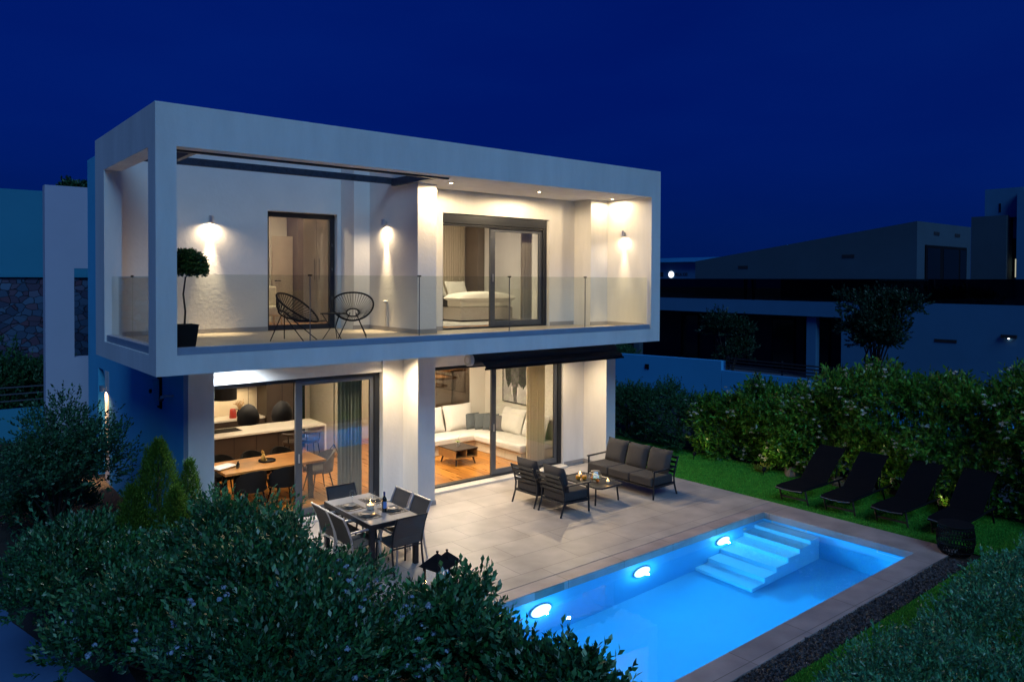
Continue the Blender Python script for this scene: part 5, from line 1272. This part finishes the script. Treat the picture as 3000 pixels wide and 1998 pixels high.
LEAF4 = mat('clipped_hedge_leaf', (0.070, 0.27, 0.145), 0.35, isl=0.7, trans=0.2, spec=0.6)
LEAF5 = mat('conifer_spray', (0.085, 0.18, 0.018), 0.6, isl=0.4, trans=0.2, spec=0.3)
LEAF6 = mat('tree_leaf', (0.032, 0.12, 0.05), 0.5, isl=0.5, trans=0.2)
LEAFN = mat('street_tree_leaf', (0.012, 0.050, 0.022), 0.5, isl=0.5, trans=0.2)
LEAFT = mat('topiary_leaf', (0.040, 0.10, 0.020), 0.4, isl=0.6, trans=0.2)
LEAF1B = mat('young_shoot_leaf', (0.085, 0.26, 0.115), 0.34, isl=0.5, trans=0.3, spec=0.6)
PETAL = mat('white_petal', (0.62, 0.62, 0.55), 0.7, trans=0.3)
PETALB = mat('pale_blue_petal', (0.34, 0.46, 0.62), 0.7, trans=0.3)

def shrub(lb, x, y, z0, rx, ry, h, n, seed, leaf=LEAF1, L=0.070, W=0.034, per=11, sl=0.24, nfl=0, pm=PETALB, cat='shrub', amp=0.25, name='shrub', group=None, m=15):
    """a loose heap of leafy clumps of unequal size over an ellipsoid, with stray long shoots"""
    g = np.random.default_rng(seed)
    t = thing(name, lb, cat, (x, y, z0), 0, group)
    cz = h*0.45; P_, D_ = [], []
    wts = g.uniform(0.5, 1.6, m); cnt = np.maximum(20, n*wts/wts.sum()).astype(int)
    for k in range(m):
        a_ = 2.4*k+g.uniform(-.4, .4); el = math.asin(min(0.98, max(-0.25, -0.25+1.23*(k+0.5)/m)))
        f = g.uniform(0.5, 0.95)
        c = np.array([rx*f*math.cos(el)*math.cos(a_), ry*f*math.cos(el)*math.sin(a_), cz+h*0.5*f*math.sin(el)])
        r_ = 0.36*(wts[k]**0.45)*np.array([rx, ry, h*0.55])*g.uniform(0.85, 1.1)
        p, d = crown(c, tuple(r_), cnt[k], g, e=2.1, depth=0.8, amp=amp, upb=0.55)
        d = nrm(d+0.6*nrm(p-np.array([0, 0, cz*0.6]))); P_.append(p); D_.append(d)
    p, d = np.concatenate(P_), np.concatenate(D_); n = len(p)
    p[:, 2] = np.maximum(p[:, 2], 0.02)
    ln_ = g.uniform(0.6, 1.3, n)*sl
    q_ = np.linalg.norm((p-np.array([0, 0, cz]))/np.array([rx, ry, h*0.5]), axis=1)
    far = np.where((q_ > np.quantile(q_, 0.7)) & (d[:, 2] > 0.3))[0]; st_ = g.choice(far, len(far)//10, replace=False); ln_[st_] *= g.uniform(1.4, 2.0, len(st_))
    yg = np.zeros(n, bool); yg[st_] = True; yg |= (q_ > np.quantile(q_, 0.55)) & (g.uniform(0, 1, n) < 0.16)
    mesh_quads('foliage', leaf_quads(p[~yg], d[~yg], ln_[~yg], per, L, W, g), leaf, t)
    mesh_quads('young_shoots', leaf_quads(p[yg], d[yg], ln_[yg], per, L, W, g), LEAF1B if leaf is LEAF1 else leaf, t)
    stems((0, 0, 0), p[g.choice(n, 22, replace=False)], 'stems', BARK, t, 0.02, g)
    if nfl:
        q = p+d*sl*0.75; far = np.linalg.norm(q-np.array([0, 0, cz]), axis=1)
        idx = np.argsort(-far)[:n//3]; idx = g.choice(idx, nfl, replace=False)
        cen = q[idx]; cen = np.concatenate([cen+g.normal(0, 0.05, cen.shape) for _ in range(3)])
        flowers(cen, 'flowers', pm, t, g, 0.035, 14, 0.012)
    return t
shrub('big rounded shrub in front of the outdoor dining table', 0.42, -2.85, -0.03, 0.88, 0.95, 1.46, 1600, 11)
shrub('leafy shrub rising before the open dining-room door', 0.58, -1.10, -0.03, 0.76, 0.88, 1.30, 1700, 12)
shrub('large dark shrub with pale blue blossom at the bottom of the view', 0.0, -4.40, -0.03, 1.05, 1.05, 1.42, 2300, 13, nfl=60)
shrub('leafy shrub filling the dip between the two bigger ones', 1.12, -3.85, -0.03, 0.55, 0.6, 0.74, 800, 21, m=8)
shrub('rosette-leaved shrub between the lanterns and the near pool end', 1.62, -4.72, -0.03, 0.56, 0.70, 1.12, 1050, 14, L=0.08, W=0.042, m=10)
shrub('low dark shrub at the near corner of the pool coping', 1.66, -6.25, -0.03, 0.58, 0.88, 0.90, 1000, 15, L=0.08, W=0.042, m=9)
shrub('dark shrub left of the blossoming one, over the pavement edge', -0.45, -2.25, -0.03, 0.92, 1.05, 0.98, 1800, 16, nfl=20)
shrub('soft green shrub at the left edge above the blue pavement', -0.80, 0.1, -0.03, 1.05, 1.2, 0.88, 1900, 17)
shrub('low shrub between the cone-shaped conifer and the left-edge shrub', -0.35, 1.7, -0.03, 0.7, 0.9, 0.55, 900, 18)
shrub('small shrub at the foot of the dusk-blue side wall under the tree', -0.75, 4.6, -0.03, 0.8, 1.0, 0.7, 900, 19, leaf=LEAF3)
# conifer with three spires
g = np.random.default_rng(30)
t = thing('conifer', 'cone-shaped golden green conifer with several spires beside the dusk-blue side wall', 'conifer', (0.28, 1.0, -0.03))
V = []
for cx_, cy_, r_, h_, n_ in ((0, 0, 0.66, 1.98, 4600), (0.44, 0.02, 0.36, 1.62, 1800), (-0.38, -0.05, 0.40, 1.40, 1800), (0.12, -0.40, 0.42, 1.36, 1800), (-0.12, 0.12, 0.22, 1.88, 800), (0.3, -0.35, 0.3, 1.1, 900)):
    z = g.uniform(0, 1, n_)**1.25; th = g.uniform(0, 6.28, n_); rr = r_*(1-z)**0.8*(0.62+0.38*g.uniform(0, 1, n_))*(1+0.14*np.sin(5*th+9*z))
    p = np.stack([cx_+rr*np.cos(th), cy_+rr*np.sin(th), 0.05+z*(h_-0.12)], 1)
    d = np.stack([np.cos(th)*0.45, np.sin(th)*0.45, np.full(n_, 1.0)], 1)+g.normal(0, .12, (n_, 3))
    V.append(leaf_quads(p, d, g.uniform(.06, .13, n_), 9, 0.032, 0.010, g, 0.7, 0.3))
mesh_quads('foliage', np.concatenate(V), LEAF5, t)
MB().tube([(0, 0, 0), (0, 0, 0.9), (0, 0, 1.7)], [0.05, 0.035, 0.01], 8).build('trunk', BARK, t, smooth=60)
# trees
def tree(lb, x, y, z0, h, rad, trunk_h, n, seed, leaf=LEAF6, L=0.06, W=0.03, per=9, clumps=9, multi=3, group=None, sl=0.22, th=0.05):
    g = np.random.default_rng(seed); t = thing('tree', lb, 'tree', (x, y, z0), 0, group)
    V = []; cs = []
    for k in range(clumps):
        a = g.uniform(0, 6.28); q = g.uniform(0.15, 0.75)*rad
        c = np.array([q*math.cos(a), q*math.sin(a), trunk_h+(h-trunk_h)*g.uniform(0.15, 0.85)]); cs.append(c)
        s = rad*g.uniform(0.34, 0.55)
        p, d = crown(c, (s, s, s*0.75), n//clumps, g, depth=0.75, amp=0.25, upb=0.35)
        V.append(leaf_quads(p, d, g.uniform(.5, 1.4, len(p))*sl, per, L, W, g))
    mesh_quads('crown', np.concatenate(V), leaf, t)
    b = MB()
    for k in range(multi):
        a = 6.28*k/multi; b.tube([(0.05*math.cos(a), 0.05*math.sin(a), 0), (0.10*math.cos(a), 0.10*math.sin(a), trunk_h*0.6), (0.25*rad*math.cos(a), 0.25*rad*math.sin(a), trunk_h*1.1), tuple(cs[k % clumps])], [th, th*0.8, th*0.6, th*0.2], 7)
    for c in cs[multi:]: b.tube([(0, 0, trunk_h*0.5), tuple(c*0.55+np.array([0, 0, trunk_h*0.4])), tuple(c)], [th*0.5, th*0.35, th*0.12], 6)
    b.build('trunk', BARK, t, smooth=60)
    return t
tree('small spreading tree with fine leaves before the dusk-blue side wall at the left', -0.72, 3.15, -0.03, 2.22, 1.08, 0.70, 1900, 41, L=0.062, W=0.032, clumps=20, per=8, th=0.035)
tree('round dark street tree before the neighbouring villa', 25.0, 2.25, 0.04, 3.9, 1.45, 1.3, 2400, 42, leaf=LEAFN, L=0.11, W=0.055, clumps=14, th=0.06)
tree('smaller young tree behind the dusk-blue garden wall, left of the round one', 23.0, 7.0, 0.04, 2.9, 1.05, 1.0, 900, 43, leaf=LEAFN, L=0.10, W=0.05, clumps=8, th=0.035)
tree('distant dark tree over the roof of the stone house, left one', 2.35, 27.0, -0.6, 8.75, 0.9, 6.2, 900, 44, L=0.16, W=0.08, clumps=7)
tree('distant dark tree over the roof of the stone house, against the villa edge', 3.55, 27.0, -0.6, 9.1, 0.9, 6.4, 900, 45, L=0.16, W=0.08, clumps=7)
tree('dark tree cut by the left edge of the view beside the rail fence', -1.75, 9.0, -0.6, 2.9, 0.8, 1.2, 1200, 46, L=0.08, W=0.04, clumps=9)
shrub('dark shrubs behind the rail fence below the rubble stone wall', -0.4, 14.9, -0.6, 2.6, 0.8, 2.75, 2600, 47, leaf=LEAF3, L=0.10, W=0.05, per=10)
shrub('low dark shrub on the verge across the street beside the white box frame', 22.3, 13.5, 0.04, 1.6, 1.6, 1.6, 1200, 48, leaf=LEAF3, L=0.10, W=0.05)

def hedge(lb, path, width, hfun, n, seed, leaf, L, W, per=10, sl=0.22, nfl=0, lump=0.16, z0=-0.02, cat='hedge', flat=0.0):
    """path: list of xy points; shoots spread over the top and both faces of a lumpy wall of foliage"""
    g = np.random.default_rng(seed); P_ = np.array(path, float); o_ = P_[0]
    t = thing('hedge', lb, cat, (o_[0], o_[1], z0))
    segs = np.diff(P_, axis=0); ln = np.linalg.norm(segs, axis=1); cum = np.concatenate([[0], np.cumsum(ln)])
    s = g.uniform(0, cum[-1], n); k = np.clip(np.searchsorted(cum, s)-1, 0, len(ln)-1); f = (s-cum[k])/ln[k]
    c = P_[k]+segs[k]*f[:, None]; tang = segs[k]/ln[k][:, None]; nor = np.stack([-tang[:, 1], tang[:, 0]], 1)
    H = np.array([hfun(v) for v in s/cum[-1]])
    # cross-section parameter a: 0..1 around left face, top, right face
    a = g.uniform(0, 1, n); per_ = 2*H+width; q = a*per_
    side = np.where(q < H, -1, np.where(q > H+width, 1, 0))
    u = np.where(side == 0, (q-H)/width*2-1, side.astype(float)); zz = np.where(side == -1, q, np.where(side == 1, per_-q, H))
    lmp = lump*(np.sin(s*2.1+zz*2.3+seed)+np.sin(s*4.7-zz*3.1+u*2)*0.7+np.sin(s*9.3+zz*7.1)*0.35)
    dep = g.uniform(0, 1, n)**2*0.35
    # rounded shoulders
    rr = 0.25*width
    off = u*(width/2)+np.where(side != 0, side*(lmp-dep)-side*np.maximum(0, zz-H+rr)**2/rr*0.6, 0)
    zc = zz+np.where(side == 0, lmp*1.2-dep-0.25*np.abs(u)**4*rr, 0)
    p = np.concatenate([c-o_+nor*off[:, None], np.maximum(zc, 0.05)[:, None]], 1)
    d = np.concatenate([nor*side[:, None]*0.8, np.full((n, 1), 0.55)], 1)+g.normal(0, 0.35, (n, 3))
    mesh_quads('foliage', leaf_quads(p, d, g.uniform(.5, 1.4, n)*sl, per, L, W, g), leaf, t)
    b = MB(); m_ = int(cum[-1]/0.45)
    for i in range(m_):
        j = g.integers(0, n); cc = c[j]-o_
        b.tube([(cc[0], cc[1], 0), (cc[0]+g.normal(0, .08), cc[1]+g.normal(0, .08), H[j]*0.5), (cc[0]+g.normal(0, .15), cc[1]+g.normal(0, .15), H[j]*0.85)], [0.025, 0.018, 0.008], 6)
    b.build('stems', BARK, t, smooth=60)
    if nfl:
        dd = nrm(d); tipz = p+dd*sl*0.8; idx = g.choice(np.where(dep < 0.06)[0], nfl, replace=False); cen = tipz[idx]
        cen = np.concatenate([cen+g.normal(0, 0.06, cen.shape) for _ in range(4)])
        flowers(cen, 'flowers', PETAL, t, g, 0.05, 20, 0.014)
    return t
def hprof(pts): return lambda v: float(np.interp(v, [p[0] for p in pts], [p[1] for p in pts]))
hedge('tall laurel hedge with white flower heads behind the sun loungers', [(13.55, 1.0), (13.55, -7.6)], 1.15,
      hprof([(0, 1.25), (0.12, 1.45), (0.27, 1.5), (0.33, 1.6), (0.40, 2.15), (0.5, 2.05), (0.62, 2.35), (0.75, 2.1), (0.85, 2.4), (1, 2.4)]), 9500, 51, LEAF2, 0.105, 0.046, 9, 0.28, 150, 0.17)
hedge('lower dark hedge beyond the lawn beside the villa', [(13.4, 10.0), (13.35, 1.05)], 1.1, hprof([(0, 1.2), (1, 1.25)]), 6500, 52, LEAF3, 0.075, 0.026, 10, 0.26, 10, 0.12)
hedge('clipped small-leaved hedge along the gravel at the lower right', [(2.5, -8.28), (12.6, -8.22)], 1.5, hprof([(0, 0.80), (0.2, 0.92), (0.5, 1.02), (1, 1.08)]), 15000, 53, LEAF4, 0.044, 0.019, 10, 0.14, 0, 0.09)
# stones and low plants under the laurel hedge
rnd = random.Random(5); RUB = mat('garden_stone', (0.22, 0.19, 0.17), 0.9, var=0.4, vs=6, bump=0.6, bs=20)
for i, (y, lb) in enumerate(((-1.7, 'pale bed stone just left of the first lounger'),
                             (-2.75, 'pale bed stone behind the first lounger'), (-3.3, 'pale bed stone between the first and second loungers'), (-4.25, 'pale bed stone between the second and third loungers'), (-5.2, 'pale bed stone between the third and end loungers'))):
    pr = [(0.0, 0)]; M_ = Matrix.Diagonal((0.8, 1.3, 0.8, 1))
    s_ = MB().lathe([(0.0, -0.02), (0.2, 0.0), (0.22, 0.1), (0.17, 0.22), (0.08, 0.27), (0, 0.28)], n=9)
    s_.xf(M_)
    for q in range(len(s_.v)): s_.v[q] = tuple(c_*(1+rnd.uniform(-.12, .12)) for c_ in s_.v[q])
    tag(s_.build('bed_stone', RUB, None, (12.92+rnd.uniform(-.08, .08), y, -0.06), bevel=0.02, rot=(0, 0, rnd.uniform(0, 3))), lb, 'stone', 'stones edging the hedge bed')
def spot_lamp(lb, x, y, e, rz):
    t = thing('garden_spotlight', lb, 'garden lamp', (x, y, -0.02), R(rz), 'spike lamps in the hedge bed')
    MB().tube([(0, 0, 0), (0, 0, 0.12)], 0.01, 6).build('spike', BLACK, t)
    MB().lathe([(0.0, 0), (0.035, 0.0), (0.04, 0.09), (0.034, 0.088), (0.0, 0.06)], n=16).xf(T(0, 0, 0.12) @ RY(R(35))).build('head', BLACK, t, smooth=40)
    MB().lathe([(0.0, 0.075), (0.033, 0.075)], n=14).xf(T(0, 0, 0.12) @ RY(R(35))).build('lens', GLOW, t)
    light('garden_beam', 'SPOT', e, (1.0, 0.83, 0.35), (0.06, 0, 0.24), t, 0.06, 165, 1.0, (0, R(-140), 0))
for y, e, lb in ((0.55, 4, 'small spike lamp in the bed at the lawn end of the laurel hedge'), (-1.35, 5, 'small spike lamp in the bed left of the first lounger'), (-3.45, 13, 'small spike lamp in the bed between the first two loungers'), (-5.05, 4, 'small spike lamp in the bed between the third and end loungers')):
    spot_lamp(lb, 12.28, y, e, 0)
# low yellow-green bedding plants
BEDL = mat('bedding_leaf', (0.20, 0.24, 0.03), 0.6, isl=0.4, trans=0.2)
for x, y, lb in ((12.55, -1.15, 'yellow green tuft in the bed left of the first lounger'), (12.6, -3.4, 'yellow green tuft between the first and second loungers'), (12.6, -5.15, 'yellow green tuft between the third and end loungers')):
    g = np.random.default_rng(int(abs(y)*100)); t = thing('tuft', lb, 'plant', (x, y, -0.02), 0, 'bedding plants under the hedge')
    d = nrm(np.stack([g.normal(0, .7, 40), g.normal(0, .7, 40), np.full(40, 1.0)], 1)); p = np.zeros((40, 3))+g.normal(0, .04, (40, 3))*np.array([1, 1, 0])
    mesh_quads('leaves', leaf_quads(p, d, g.uniform(.08, .22, 40), 5, 0.10, 0.03, g), BEDL, t)
# topiary in its pot on the balcony
t = thing('potted_tree', 'ball-headed potted tree in a tapered dark planter on the balcony corner', 'potted plant', (0.54, 0.62, ZF+0.001))
MB().lathe([(0.0, 0.0), (0.17, 0.0), (0.225, 0.35), (0.235, 0.35), (0.235, 0.36), (0.20, 0.36), (0.195, 0.31), (0.0, 0.31)], n=4).xf(RZ(R(45))).build('planter', BLACK, t, bevel=0.006)
MB().lathe([(0.0, 0.312), (0.18, 0.312)], n=16).build('soil', SOIL, t)
MB().tube([(0, 0, 0.3), (0.015, 0.0, 0.55), (-0.01, 0.01, 0.8), (0.02, 0.0, 1.05)], [0.016, 0.014, 0.013, 0.011], 8).build('trunk', BARK, t, smooth=60)
g = np.random.default_rng(61); p, d = crown((0.03, 0, 1.17), (0.23, 0.23, 0.22), 2200, g, e=2, depth=0.8, amp=0.10, upb=0.0)
mesh_quads('crown', leaf_quads(p, d, g.uniform(.04, .09, 2200), 7, 0.036, 0.020, g), LEAFT, t)
# pale blue rope loop showing at the bottom edge in the clipped hedge
q = MB()
for k, (r_, a0) in enumerate(((0.085, 0), (0.078, 18), (0.07, -15))):
    q.tube([Vector((r_*math.cos(2*math.pi*j/20), 0, r_*1.3*math.sin(2*math.pi*j/20))) @ RZ(R(a0)).to_3x3() for j in range(20)], 0.007, 6, closed=True)
tag(q.build('rope_coil', mat('blue_rope', (0.16, 0.32, 0.60), 0.6), None, (2.62, -7.45, 0.92), smooth=60, rot=(R(-20), R(25), R(30))), 'small coil of pale blue hose at the bottom end of the clipped hedge', 'hose')
